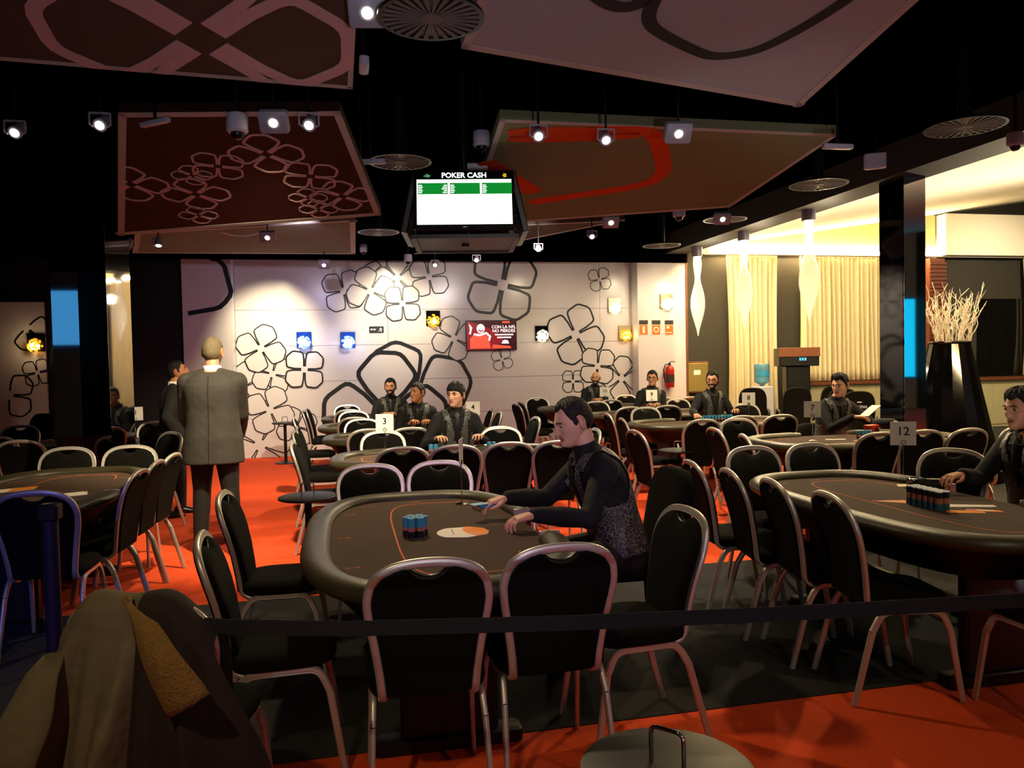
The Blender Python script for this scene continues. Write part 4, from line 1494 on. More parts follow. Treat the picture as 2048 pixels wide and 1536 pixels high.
# ------------------------------------------------------------------ dealer chair and armchairs
def upholstered_chair(name, label, cat, loc, rz, top=1.0, logo=None, group=None, arms=False):
    t = thing(name, label, cat, loc, rz, group)
    MB().loft([[(x, y, z) for x, y in sup(a, a, 4, 32)] for a, z in ((.20, .40), (.235, .42), (.24, .47), (.22, .50), (.12, .51))]).build('seat', 'fabric_black', t, angle=60)
    rings = []
    hh = top - .42
    for d, k in ((-.03, .88), (-.04, .97), (-.02, 1.0), (.02, 1.0), (.04, .95), (.05, .7)):
        ring = []
        for x, z in sup(.225, hh / 2, 3.4, 40):
            zz = z + hh / 2
            ring.append((x * k, -.20 - .10 * zz / hh + d, .42 + hh / 2 + z * k))
        rings.append(ring)
    MB().loft(rings).build('backrest', 'fabric_black', t, angle=70)
    for sx in (-1, 1):
        for sy in (-1, 1):
            MB().cyl((sx * .19, sy * .19, .42), (sx * .21, sy * .22, 0), .014, .012, 10).build('leg', 'metal_dark', t)
        if arms:
            MB().tube(round_path([(sx * .25, -.2, .5), (sx * .27, -.18, .66), (sx * .27, .18, .66), (sx * .25, .2, .44)], .06, 5), .022, 10).build('armrest', 'plastic_black', t)
    if logo:
        text(logo, .075, 'chip_white', t, (0, -.335, top - .22), (R(83), 0, 0), 'printed_logo', .002)
        MB().rbox(-.03, .03, -.345, -.340, top - .165, top - .150, .002).build('printed_mark', 'chip_white', t, smooth=False)
    return t


upholstered_chair('dealer_chair', 'tall black padded chair behind the leaning dealer', 'chair', (1.50, 4.02, 0), R(90), .97)
for x_, y_, who in ((1.07, 7.66, 'fringed dealer'), (.86, 9.58, 'sideways-looking dealer'), (.64, 11.20, 'ponytail dealer'), (4.36, 13.2, 'bald dealer'),
                    (4.70, 11.42, 'smiling dealer with glasses'), (4.85, 9.72, 'dealer behind the long chip row'), (5.20, 7.56, 'quiffed dealer')):
    upholstered_chair('dealer_chair', 'low black padded chair under the ' + who, 'chair', (x_, y_, 0), HALF, .80, None, 'low dealer chairs')
upholstered_chair('dealer_chair', 'low black padded chair under the dealer at the right edge', 'chair', (4.12, 3.80, 0), R(90), .80, None, 'low dealer chairs')
for x_, y_, l_, lb in ((6.75, 11.9, None, 'plain black armchair beside the blue water bottle'), (7.35, 11.55, None, 'black armchair just left of the dark lectern'),
                       (8.15, 11.7, None, 'black armchair partly behind the lectern stand'), (7.30, 9.95, 'Casino', 'black armchair with white lettering beside the slim pillar'),
                       (7.62, 10.75, None, 'black armchair behind the one with white lettering')):
    upholstered_chair('armchair', lb, 'armchair', (x_, y_, 0), R(-25), 1.05, l_, 'black armchairs in the curtain bay', True)
upholstered_chair('armchair', 'black armchair with a thick arm by the far left wall', 'armchair', (-4.1, 11.2, 0), R(150), 1.0, None, None, True)
# ------------------------------------------------------------------ table signs
def table_sign(label, x, y, rz, txt, top=1.135, size=.155):
    t = thing('table_sign', label, 'sign', (x, y, .753), rz, 'numbered table signs')
    MB().lathe([(.001, 0), (.04, 0), (.04, .004), (.012, .009), (.004, .012)], 20).build('base', 'chrome', t)
    h = top - .753
    MB().cyl((0, 0, .008), (0, 0, h - size * .9), .0035, n=8).build('pole', 'chrome', t)
    cd = MB().box(-size / 2, size / 2, -.0015, .0015, h - size, h).build('card', 'paper_white', t, smooth=False)
    if txt:
        text(txt, size * .5, 'print_black', cd, (0, -.0022, h - size * .42), (R(90), 0, 0), 'number', .0004, bold=.001)
    c = MB()
    c.tube([(-.012, -.004, h - size * .98), (-.014, -.004, h - size * .86), (-.006, -.004, h - size * .80), (.006, -.004, h - size * .80), (.014, -.004, h - size * .86), (.012, -.004, h - size * .98)], .0022, 6)
    c.build('clip', 'metal_dark', cd)
    return t


SG = 'white table sign card on a thin pole, number '
table_sign(SG + 'twelve', 3.56, 4.36, R(-28), '12')
table_sign(SG + 'seven', 4.40, 6.62, R(-24), '7')
table_sign(SG + 'three', .34, 6.87, R(-6), '3')
table_sign(SG + 'four', 1.40, 8.50, R(-8), '4')
table_sign(SG + 'eight', 4.83, 8.58, R(-20), '8')
table_sign(SG + 'nine', 4.20, 10.10, R(-14), '9')
table_sign(SG + 'ten', 4.15, 11.95, R(-14), '10', 1.12)
table_sign('white table sign seen edge-on above the foreground table', .655, 4.44, R(74), '')
table_sign('white table sign card behind the tall left pillar', -2.36, 9.6, R(6), '1')


# ------------------------------------------------------------------ chips, cards, papers
def chip_stack(label, x, y, segs, z=.7525, r=.0195, group=None):
    t = thing('chip_stack', label, 'poker chips', (x, y, z), 0, group)
    z0 = 0
    for n, m_ in segs:
        prof = []
        for k in range(n):
            prof += [(r * .96, z0 + k * .0033), (r, z0 + k * .0033 + .0006), (r, z0 + k * .0033 + .0027), (r * .96, z0 + k * .0033 + .0033)]
        MB().lathe(prof, 16).build('chips', m_, t, smooth=False)
        z0 += n * .0033
    return t


ORD6 = ('farthest of six', 'second farthest of six', 'third farthest of six', 'third nearest of six', 'second nearest of six', 'nearest of six')
ORD10 = ('first', 'second', 'third', 'fourth', 'fifth', 'sixth', 'seventh', 'eighth', 'ninth', 'tenth')
ST_A = [(9, 'chip_dark'), (5, 'chip_pink'), (14, 'chip_blue')]
for k, (dx, dy) in enumerate(((0, 0), (.042, 0), (.084, 0), (.021, .037), (.063, .037), (.021, -.037), (.063, -.037))):
    pos_ = ('middle row left', 'centre', 'middle row right', 'back row left', 'back row right', 'front row left', 'front row right')[k]
    chip_stack('tall chip stack, %s of the foreground cluster' % pos_, .275 + dx, 3.70 + dy, ST_A, group='chip cluster on the foreground table')
for k in range(6):
    for j in range(2):
        chip_stack('chip stack in the %s row on table twelve, %s' % (('left', 'right')[j], ORD6[k]), 3.03 + j * .042, 3.66 - k * .042, [(11, 'chip_teal'), (9, 'chip_pink'), (9, 'chip_dark'), (2, 'chip_white')], group='chip rows on table twelve')
for k in range(4):
    chip_stack('chip stack in the short row on table seven, %s from left' % ORD10[k], 4.90 + k * .042, 6.62, [(6, 'chip_red'), (6, 'chip_pink'), (12, 'chip_blue')], group='chip row on table seven')
for k in range(10):
    chip_stack('chip stack in the long row on table eight, %s from left' % ORD10[k], 4.46 + k * .043, 9.05, [(6, 'chip_dark'), (5, 'chip_pink'), (13, 'chip_blue')], group='chip row on table eight')
for k in range(2):
    chip_stack(('left', 'right')[k] + ' chip stack of the pair left of the fringed dealer\'s hands', .76 + k * .044, 7.02, [(6, 'chip_dark'), (5, 'chip_pink'), (13, 'chip_blue')], group='chips left of the fringed dealer')
    chip_stack(('left', 'right')[k] + ' chip stack of the pair right of the fringed dealer\'s hands', 1.30 + k * .044, 7.02, [(6, 'chip_dark'), (5, 'chip_pink'), (13, 'chip_blue')], group='chips right of the fringed dealer')
    chip_stack(('left', 'right')[k] + ' chip stack of the pair by the sideways-looking dealer on table four', 1.06 + k * .044, 9.0, [(6, 'chip_dark'), (5, 'chip_pink'), (13, 'chip_blue')], group='chips on table four')
    chip_stack(('left', 'right')[k] + ' chip stack of the pair beside the bald dealer', 4.04 + k * .56, 12.55, [(6, 'chip_dark'), (5, 'chip_pink'), (13, 'chip_blue')], group='chips by the bald dealer')

Z0 = .7524


def flat(name, label, cat, x, y, rz, polys, z=Z0):
    t = thing(name, label, cat, (x, y, z), rz)
    for k, (nm, poly, m_) in enumerate(polys):
        MB().prism(poly, k * .0012, k * .0012 + .0012).build(nm, m_, t, smooth=False)
    return t


leaf = arc(0, 0, .13, 130, 230, 10) + [(.02, -.115), (.115, -.06), (.125, .0), (.10, .075), (.03, .115)]
flat('leaflet', 'white and orange leaflet on the foreground table', 'leaflet', .55, 3.70, R(-8),
     [('white_sheet', leaf, 'paper_white'), ('orange_field', [(.0, .112), (-.005, .04), (.02, -.03), (.065, -.088), (.115, -.06), (.125, 0), (.10, .075), (.03, .115)], 'paper_orange'),
      ('printed_line', [(-.06, .05), (-.055, .05), (-.045, -.04), (-.05, -.04)], 'plastic_grey')])
flat('leaflet', 'orange card left of the chip rows on table twelve', 'leaflet', 2.97, 3.74, R(-20), [('card', [(-.10, .02), (.08, -.05), (.10, -.02), (.09, .05)], 'paper_orange'), ('print', [(-.03, .012), (.02, -.006), (.022, .004), (-.028, .022)], 'paper_white')])
flat('paper_sheet', 'white sheet right of the chip rows on table twelve', 'paper', 3.27, 3.52, R(-14), [('sheet', [(-.15, -.03), (.13, -.05), (.14, .0), (-.13, .05)], 'paper_white')])
flat('leaflet', 'orange slip under the white sheet on table twelve', 'leaflet', 3.10, 3.40, R(-14), [('card', [(-.06, -.03), (.12, -.05), (.13, .0), (-.05, .05)], 'paper_orange')])
flat('playing_card', 'reddish card lying right of the white sheet on table twelve', 'card', 3.24, 3.38, R(-30), [('card', [(-.09, -.02), (.09, -.03), (.08, .03), (-.07, .035)], 'sign_orange'), ('print', [(-.03, -.01), (.05, -.015), (.05, .012), (-.03, .015)], 'sign_cream')])
flat('paper_sheet', 'yellowish paper by the sign twelve pole', 'paper', 3.44, 4.16, R(-20), [('sheet', [(-.08, -.04), (.07, -.05), (.08, .05), (-.06, .05)], 'sign_cream')])
flat('leaflet', 'orange card on the left table', 'leaflet', -2.26, 5.98, R(25), [('white_sheet', [(-.16, -.10), (.10, -.08), (.14, .06), (-.12, .08)], 'paper_white'), ('orange_field', [(-.06, -.085), (.10, -.075), (.14, .06), (-.02, .05)], 'paper_orange')])
flat('paper_sheet', 'white crumpled papers on the left table', 'paper', -1.80, 5.60, R(20), [('sheet', [(-.11, -.09), (.10, -.07), (.11, .08), (-.09, .09)], 'paper_white'), ('top_sheet', [(-.06, -.05), (.11, -.04), (.09, .09), (-.07, .06)], 'paper_white')])
flat('leaflet', 'orange slip near the chips on table seven', 'leaflet', 4.84, 6.45, R(-10), [('card', [(-.10, -.03), (.10, -.03), (.10, .03), (-.10, .03)], 'paper_orange')])
flat('playing_card', 'two white cards by the sign seven pole', 'card', 4.62, 6.66, R(-20), [('card', [(-.045, -.03), (.045, -.03), (.045, .03), (-.045, .03)], 'paper_white'), ('card', [(.05, -.03), (.14, -.03), (.14, .03), (.05, .03)], 'paper_white')])
# held things
t = thing('card_deck', 'blue-backed deck of cards in the leaning dealer\'s hand', 'cards', (.71, 3.96, .822), R(20))
MB().rbox(-.045, .045, -.032, .032, 0, .016, .003).build('deck', 'label_blue', t, smooth=False)
MB().box(-.085, -.005, -.03, .032, .017, .0185).build('top_card', 'chip_blue', t, smooth=False)
t = thing('paper_sheet', 'white folded paper held up by the quiffed dealer', 'paper', (5.30, 6.98, .95), R(20))
b = MB()
b.loft([[(x, -.05, .09 * (x + .12) / .3 + .02 * math.sin(x * 9)), (x, .05, .09 * (x + .12) / .3 + .02 * math.sin(x * 9)), (x, .05, .09 * (x + .12) / .3 + .02 * math.sin(x * 9) + .004), (x, -.05, .09 * (x + .12) / .3 + .02 * math.sin(x * 9) + .004)] for x in (-.10, -.05, 0, .05, .09, .12)])
b.build('sheet', 'paper_white', t)
t = thing('card_case', 'red case behind the chips in front of the quiffed dealer', 'case', (5.20, 6.82, Z0), R(15))
MB().rbox(-.07, .07, -.045, .045, 0, .11, .01).build('case', 'fire_red', t)
MB().lathe([(.001, 0), (.03, 0), (.03, .004), (.001, .004)], 16, M=Matrix.Translation((.02, -.046, .055)) @ Matrix.Rotation(R(90), 4, 'X')).build('emblem', 'plastic_black', t)
t = thing('card_shoe', 'smoky clear card shoe behind the chips on table twelve', 'card shoe', (3.42, 4.00, Z0), R(-20))
MB().rbox(-.09, .09, -.06, .06, .012, .07, .008).build('box', 'glass_smoke', t)
MB().rbox(-.10, .10, -.065, .065, 0, .012, .004).build('base', 'plastic_black', t)


# ------------------------------------------------------------------ drink tables
def drink_table(label, x, y, h=.64, rz=0):
    t = thing('drink_table', label, 'side table', (x, y, 0), rz, 'small round drink tables')
    tp_ = MB().lathe([(.001, h - .022), (.19, h - .022), (.205, h - .016), (.205, h - .004), (.195, h), (.001, h)], 40).build('top', 'table_black', t)
    MB().cyl((0, 0, .02), (0, 0, h - .02), .025, n=16).build('column', 'metal_dark', t)
    MB().lathe([(.001, 0), (.17, 0), (.17, .012), (.05, .03), (.026, .05)], 32).build('base', 'metal_dark', t)
    MB().tube(round_path([(-.042, 0, h - .004), (-.042, 0, h + .09), (.042, 0, h + .09), (.042, 0, h - .004)], .02, 5), .0055, 10).build('handle', 'chrome', tp_)
    return t


drink_table('round black drink table with chrome handle at the bottom edge', .72, 1.67, .62, R(-50))
drink_table('round drink table beside the chairs left of table three', -.27, 5.60, .66, R(-6))
drink_table('round drink table standing against the flower wall', -.95, 12.9, .66, R(-6))
drink_table('round drink table behind the chairs of table twelve', 3.46, 7.62, .60, R(-15))

# ------------------------------------------------------------------ stanchion and belt
def stanchion(label, x, y):
    t = thing('stanchion', label, 'barrier post', (x, y, 0))
    MB().lathe([(.001, 0), (.16, 0), (.165, .012), (.10, .03), (.035, .05), (.032, .06)], 32).build('base', 'metal_dark', t)
    MB().cyl((0, 0, .05), (0, 0, .93), .032, n=24).build('post', 'post_blue_tint', t)
    MB().rbox(-.042, .042, -.042, .042, .93, 1.0, .012).build('belt_head', 'plastic_black', t)
    return t


stanchion('dark barrier post lit blue at the lower left', -1.27, 3.70)
stanchion('dark barrier post outside the right edge holding the belt', 3.6, 1.62)
bt = MB()
pth = [(-.62, 2.42, .85), (-.34, 2.29, .845), (.0, 2.20, .838), (.6, 2.11, .828), (1.2, 2.02, .828), (2.0, 1.90, .838), (2.8, 1.77, .86), (3.56, 1.63, .93)]
bt.loft([[(p[0], p[1] - .001, p[2] - .022), (p[0], p[1] + .001, p[2] - .022), (p[0], p[1] + .001, p[2] + .022), (p[0], p[1] - .001, p[2] + .022)] for p in pth])
tag(bt.build('barrier_belt', 'belt'), 'dark barrier belt stretched across the foreground', 'belt')

# ------------------------------------------------------------------ jacket over a chair
jc = chair(-.60, 2.36, N_ - 14, 'black banquet chair hidden under a draped olive jacket at lower left')
jr = thing('draped_jacket', 'olive jacket with tan corduroy collar draped over a chair back', 'jacket', jc.location, jc.rotation_euler.z)


def cloth(name, rows, matn, th=.012):
    mb = MB()
    n = len(rows[0])
    for r_ in rows:
        mb.v += r_
    for j in range(len(rows) - 1):
        for i in range(n - 1):
            mb.f.append((j * n + i, j * n + i + 1, (j + 1) * n + i + 1, (j + 1) * n + i))
            mb.m.append(0)
    o = mb.build(name, matn, jr, angle=80)
    s_ = o.modifiers.new('thickness', 'SOLIDIFY')
    s_.thickness = th
    return o


JN = 110


def jacket_rows(u0, u1, out=0.0, front=True):
    # cloth thrown over the chair top: up the front, over the frame, down the back in long folds
    prof = []
    if front:
        prof += [(-.215, .62 + .05 * k, 0.0) for k in range(6)]
        prof += [(-.285 + .062 * math.cos(R(q)), .895 + .062 * math.sin(R(q)), 0.0) for q in range(0, 181, 22)]
    prof += [(-.347 - .0 * k, .895 - .02 * k, .02 * k) for k in range(1, 45)]
    rows = []
    for y0, z0, v in prof:
        row = []
        for i in range(JN + 1):
            u = u0 + (u1 - u0) * i / JN
            au = abs(u)
            hw = .215 + .10 * min(1, v * 3.0) ** .8 + .09 * v
            am = min(1, v * 3.5)
            fold = (math.sin(u * 8.5 + 1.0 + .9 * math.sin(v * 3.0)) * .042 + math.sin(u * 19 + v * 4.2) * .018 + math.sin(u * 33 - v * 7) * .004) * am
            x = u * hw - .05 * v + .010 * math.sin(v * 9 + u * 4)
            z = z0 - (.095 * au ** 2.6 + .010 * math.cos(u * 7)) * (1 if v < .2 else 1 - .3 * (v - .2))
            y = y0 - fold - .09 * v - out - .05 * (1 - min(1, au) ** 2) * am + .05 * au ** 2
            row.append((x, y, z))
        rows.append(row)
    return rows


cloth('back_panel', jacket_rows(-1.0, .20, out=.022), 'jacket_olive')
cloth('lining_panel', jacket_rows(.18, 1.12, out=.032), 'jacket_dark')
# broad corduroy collar flap falling from the top to the right
cf = []
for j in range(17):
    v = j / 16
    row = []
    for i in range(11):
        u = i / 10
        ix, iz = .010 + .150 * v ** .9, .955 - .300 * v
        ox, oz = .050 + .235 * v ** .85, .965 - .05 * v - .185 * v ** 1.3
        k = u * min(1, .30 + v * 2.2)
        x, z = ix + (ox - ix) * k, iz + (oz - iz) * k
        y = -.345 - .115 * math.sin(math.pi * min(1, v * 1.25 + .08) * .5) - .022 * math.sin(math.pi * u) - .02 * u
        row.append((x, y, z))
    cf.append(row)
cloth('corduroy_collar', cf, 'collar_tan', .014)
# sleeve hanging flat on the left
sl_ = []
for j in range(19):
    v = j / 18
    cx_, w_ = -.185 - .115 * v ** .7, .030 + .045 * min(1, v * 4) ** .6
    sl_.append([(cx_ + w_ * math.cos(q) + .008 * math.sin(v * 9), -.375 - .10 * min(1, v * 3) ** .6 - .04 * v - .026 * math.sin(q) * min(1, .3 + v * 4) - .006 * math.sin(v * 22 + q), .80 - .70 * v) for q in [2 * math.pi * k / 18 for k in range(19)]])
cloth('sleeve', sl_, 'jacket_olive', .006)


# ------------------------------------------------------------------ curtains and bay furniture
def curtain(label, x0, x1, z0, z1, y=13.62, waves=11, seed=1):
    rnd = random.Random(seed)
    t = thing('curtain', label, 'curtain', ((x0 + x1) / 2, y, z0))
    n = waves * 10
    ph = [rnd.uniform(-.5, .5) for _ in range(waves + 2)]
    mb = MB()
    rows = 12
    for j in range(rows + 1):
        v = j / rows
        for i in range(n + 1):
            u = i / n
            w = u * waves * 2 * math.pi
            am = .068 + .02 * math.sin(u * 17 + seed)
            sq = 1 - .06 * math.sin(math.pi * v) * (1 if seed % 2 else .4)
            x = (u - .5) * (x1 - x0) * sq + .012 * math.sin(w * .5 + v * 3)
            yy = am * math.sin(w + 1.1 * ph[int(u * waves)] + .4 * math.sin(v * 2.5)) * (.55 + .45 * (1 - v))
            mb.v.append((x, yy, v * (z1 - z0)))
    for j in range(rows):
        for i in range(n):
            mb.f.append((j * (n + 1) + i, j * (n + 1) + i + 1, (j + 1) * (n + 1) + i + 1, (j + 1) * (n + 1) + i))
            mb.m.append(0)
    o = mb.build('cloth', 'curtain', t, angle=80)
    s_ = o.modifiers.new('thickness', 'SOLIDIFY')
    s_.thickness = .006
    MB().box(-(x1 - x0) / 2, (x1 - x0) / 2, -.015, .015, z1 - z0 - .03, z1 - z0 + .02).build('heading_tape', 'curtain', t, smooth=False)
    return t


curtain('cream floor-length curtain left of the dark lectern', 7.24, 8.30, .25, 3.50, waves=10, seed=1)
curtain('wide cream curtain behind the quiffed dealer', 8.80, 10.95, 1.06, 3.50, waves=20, seed=2, y=13.60)
curtain('cream curtain at the far right edge', 14.05, 15.8, 1.06, 3.50, waves=14, seed=3, y=13.60)
tag(MB().cyl((6.75, 13.58, 3.53), (15.9, 13.58, 3.53), .012, n=8).build('curtain_rail', 'alu'), 'long slim curtain rail along the bay wall', 'curtain rail')

lec = thing('lectern', 'dark T-shaped lectern stand between the curtains', 'lectern', (8.05, 12.6, 0), R(-18))
tb_ = MB().rbox(-.35, .35, -.22, .22, 1.38, 1.71, .02).build('top_box', 'plastic_black', lec)
MB().rbox(-.36, .36, -.235, -.22, 1.55, 1.715, .006).build('front_board', 'wood', lec)
MB().rbox(-.21, .21, -.16, .16, .04, 1.38, .02).build('column', 'plastic_black', lec)
MB().rbox(-.28, .28, -.24, .24, 0, .05, .012).build('foot', 'plastic_black', lec)
for k in range(3):
    MB().box(.0 + k * .045, .028 + k * .045, -.224, -.221, 1.48, 1.53).build('display_light', 'scr_blue', tb_, smooth=False)

wc = thing('water_cooler', 'blue water bottle on a white dispenser by the curtain', 'water cooler', (7.42, 12.7, 0))
MB().rbox(-.16, .16, -.16, .16, 0, 1.03, .03).build('dispenser', 'plastic_white', wc)
bt_ = MB().lathe([(.03, 1.03), (.05, 1.06), (.13, 1.10), (.135, 1.16), (.128, 1.18), (.135, 1.20), (.135, 1.27), (.128, 1.29), (.135, 1.31), (.135, 1.40), (.12, 1.43), (.03, 1.44)], 28).build('bottle', 'bottle_blue', wc)
lbm = MB()
lbm.loft([[(.1365 * math.sin(R(q)), -.1365 * math.cos(R(q)), z_) for q in range(-60, 61, 10)] for z_ in (1.21, 1.30)], cap=False)
lbm.build('bottle_label', 'label_blue', bt_)

pl = thing('planter', 'tall glossy black tapered planter', 'planter', (7.36, 8.2, 0))
MB().lathe([(.58, 0), (.60, .02), (.47, .6), (.34, 1.2), (.235, 1.68), (.242, 1.70), (.232, 1.715), (.215, 1.70), (.21, 1.6), (.001, 1.6)], 20).build('vessel', 'planter', pl, angle=12)
br = thing('dry_branches', 'bundle of white dry branches standing in the planter', 'branches', (7.36, 8.2, 1.6))
rb = random.Random(11)
for k in range(46):
    a = rb.uniform(0, 2 * math.pi)
    r0 = .19 * math.sqrt(rb.random())
    x, y, z = r0 * math.cos(a), r0 * math.sin(a), 0.0
    hgt = rb.uniform(.45, .72) if k > 6 else rb.uniform(.7, .86)
    pts_, rad_ = [(x, y, 0.005)], [.009]
    dx, dy = rb.uniform(-.10, .10) + x * .9, rb.uniform(-.10, .10) + y * .9
    mbk = MB()
    nseg = 9
    for q in range(1, nseg + 1):
        f_ = q / nseg
        pts_.append((x + dx * f_ + rb.uniform(-.018, .018), y + dy * f_ + rb.uniform(-.018, .018), hgt * f_))
        rad_.append(.009 * (1 - .75 * f_))
    mbk.tube(pts_, rad_, 5)
    for q in range(3, nseg):
        if rb.random() < .75:
            p = Vector(pts_[q])
            e = p + Vector((rb.uniform(-.09, .09), rb.uniform(-.09, .09), rb.uniform(.05, .15)))
            mbk.tube([p, (p + e) / 2 + Vector((rb.uniform(-.01, .01), rb.uniform(-.01, .01), 0)), e], [.005, .004, .002], 4)
    mbk.build('branch', 'branch', br)


# ------------------------------------------------------------------ pendants
def pendant(label, x, y, zt, L=1.38):
    t = thing('pendant_lamp', label, 'pendant lamp', (x, y, zt), 0, 'twisted crystal pendants under the beam')
    cp_ = MB().lathe([(.001, .0), (.085, .0), (.09, .01), (.09, .17), (.08, .18), (.001, .18)], 28).build('cap', 'pendant_cap', t)
    MB().cyl((0, 0, .18), (0, 0, max(.2, 3.5 - zt)), .012, n=8).build('stem', 'metal_dark', t)
    rings = []
    n = 100
    for i in range(n + 1):
        v = i / n
        z_ = -L * v
        w = .066 + .085 * math.sin(math.pi * v ** .85) - .048 * v ** 2.5
        rid = 1 + (.035 if i % 2 else -.035)
        tw = R(230) * v
        ring = []
        for k in range(20):
            q = 2 * math.pi * k / 20
            ex, ey = math.cos(q) * w * rid, math.sin(q) * w * .34 * rid
            ring.append((ex * math.cos(tw) - ey * math.sin(tw), ex * math.sin(tw) + ey * math.cos(tw), z_))
        rings.append(ring)
    MB().loft(rings).build('twisted_shade', 'pendant_lattice', t, angle=15)
    MB().lathe([(.001, -.02), (.05, -.02), (.05, -.004), (.001, -.004)], 16).build('bulb', 'lamp_lens_small', cp_)
    ld = bpy.data.lights.new('pendant_light', 'POINT')
    ld.energy = 28
    ld.color = WARM2
    ld.shadow_soft_size = .08
    lo = bpy.data.objects.new('pendant_light', ld)
    COL.objects.link(lo)
    lo.location = (x + .22, y - .05, zt - .35)
    return t


pendant('twisted crystal pendant lamp farthest away, beside the dark wall', 6.08, 12.50, 3.33)
pendant('twisted crystal pendant lamp in the middle of three', 6.08, 10.90, 3.36)
pendant('twisted crystal pendant lamp nearest, in front of the wide curtain', 6.08, 9.20, 3.36)


# ------------------------------------------------------------------ wall fittings
def on_wall(px, py, y):
    return at_y(px, py, y)


def sconce(label, px, py, y, plate, cryst, glow, power, col):
    p = on_wall(px, py, y)
    t = thing('wall_sconce', label, 'wall lamp', p, 0, 'crystal wall sconces')
    MB().rbox(-.125, .125, -.03, .0, -.13, .14, .008).build('plate', plate, t, smooth=False)
    c = MB()
    rnd = random.Random(int(px))
    for k in range(60):
        a, b2 = rnd.uniform(0, 2 * math.pi), rnd.uniform(.0, 1.0)
        r_ = .105
        th = math.acos(b2)
        d = Vector((math.sin(th) * math.cos(a), -math.cos(th), math.sin(th) * math.sin(a)))
        q = d * r_
        M_ = Matrix.Translation((q.x, q.y - .05, q.z - .045)) @ Matrix.Rotation(a, 4, 'Y') @ Matrix.Rotation(th, 4, 'X')
        c.add([(-.02, 0, 0), (.02, 0, 0), (0, .02, 0), (0, -.02, 0), (0, 0, .026), (0, 0, -.026)], [(0, 2, 4), (2, 1, 4), (1, 3, 4), (3, 0, 4), (2, 0, 5), (1, 2, 5), (3, 1, 5), (0, 3, 5)], 0, M_)
    c.build('crystals', cryst, t, smooth=False)
    MB().ell((0, -.07, -.05), (.07, .07, .065), 16, 10).build('bulb', glow, t)
    ld = bpy.data.lights.new('sconce_light', 'POINT')
    ld.energy = power
    ld.color = col
    ld.shadow_soft_size = .03
    lo = bpy.data.objects.new('sconce_light', ld)
    COL.objects.link(lo)
    lo.location = p + Vector((0, -.20, -.05))
    return t


sconce('blue crystal wall sconce, left of the pair', 608, 680, WALL_Y, 'plate_blue', 'crystal_blue', 'glow_blue', 5, (.45, .5, 1))
sconce('blue crystal wall sconce, right of the pair', 696, 680, WALL_Y, 'plate_blue', 'crystal_blue', 'glow_blue', 5, (.45, .5, 1))
sconce('amber crystal wall sconce above left of the television', 866, 637, WALL_Y, 'plate_dark', 'crystal_amber', 'glow_warm', 2, WARM)
sconce('white crystal wall sconce right of the television', 1083, 667, WALL_Y, 'plate_dark', 'crystal_white', 'glow_white', 2, WARM2)
sconce('bright crystal wall sconce above the fire signs, left', 1228, 611, WALL_Y, 'plate_gold', 'crystal_white', 'glow_white', 2, WARM2)
sconce('bright crystal wall sconce on the right pilaster', 1332, 603, 13.47, 'plate_gold', 'crystal_white', 'glow_white', 2, WARM2)
sconce('amber crystal wall sconce beside the fire signs', 1249, 666, WALL_Y, 'plate_gold', 'crystal_amber', 'glow_warm', 2, WARM)
sconce('amber crystal wall sconce on the far left white wall', 73, 686, 13.55, 'plate_dark', 'crystal_amber', 'glow_warm', 3, WARM)

# exit sign
p = on_wall(753, 659, WALL_Y)
es = thing('exit_sign', 'small black exit sign with white arrows and running figure', 'exit sign', p)
ep_ = MB().rbox(-.125, .125, -.02, 0, -.055, .055, .004).build('plate', 'exit_black', es, smooth=False)
a_ = MB()
for x_ in (-.085, -.035):
    a_.prism([(x_ - .022, 0), (x_, .022), (x_, .008), (x_ + .02, .008), (x_ + .02, -.008), (x_, -.008), (x_, -.022)], .0205, .022, M=M_WALL)
a_.build('arrows', 'exit_white', ep_, smooth=False)
r_ = MB()
r_.tube([(.07, -.0215, .032), (.071, -.0215, .033)], .009, 8)
r_.tube([(.078, -.0215, .016), (.068, -.0215, -.008), (.085, -.0215, -.022), (.080, -.0215, -.044)], .0055, 6)
r_.tube([(.068, -.0215, -.008), (.05, -.0215, -.028), (.035, -.0215, -.026)], .0055, 6)
r_.tube([(.055, -.0215, .004), (.06, -.0215, .016), (.078, -.0215, .014), (.095, -.0215, .0)], .0045, 6)
r_.build('running_figure', 'exit_white', ep_)

# fire signs and extinguisher on the right pilaster
for k, (px_, nm) in enumerate(((1287, 'extinguisher'), (1312, 'alarm'), (1338, 'hose'))):
    p = on_wall(px_, 655, 13.47)
    t = thing('fire_sign', ('left orange fire sign with extinguisher symbol', 'middle orange fire sign with ring symbol', 'right orange fire sign with hose symbol')[k], 'sign', p, 0, 'fire signs on the pilaster')
    bo_ = MB().box(-.085, .085, -.008, 0, -.135, .135).build('board', 'sign_cream', t, smooth=False)
    MB().box(-.085, .085, -.010, -.008, .055, .135).build('dark_band', 'soffit', bo_, smooth=False)
    MB().box(-.078, .078, -.010, -.008, -.128, .045).build('orange_field', 'sign_orange', bo_, smooth=False)
    s_ = MB()
    if k == 0:
        s_.rbox(-.025, .025, -.012, -.010, -.105, .02, .0008)
    elif k == 1:
        s_.ribbon([(x * .045, y * .045 - .04) for x, y in sup(1, 1, 2, 20)], .018, .010, .012, True, M=M_WALL)
    else:
        s_.box(-.05, .0, -.012, -.010, -.02, .03)
        s_.box(-.06, .05, -.012, -.010, -.10, -.085)
    s_.build('symbol', 'sign_cream', bo_, smooth=False)
p = on_wall(1335, 752, 13.47)
fe = thing('fire_extinguisher', 'red fire extinguisher hanging on the white pilaster', 'fire extinguisher', p + Vector((0, -.10, 0)))
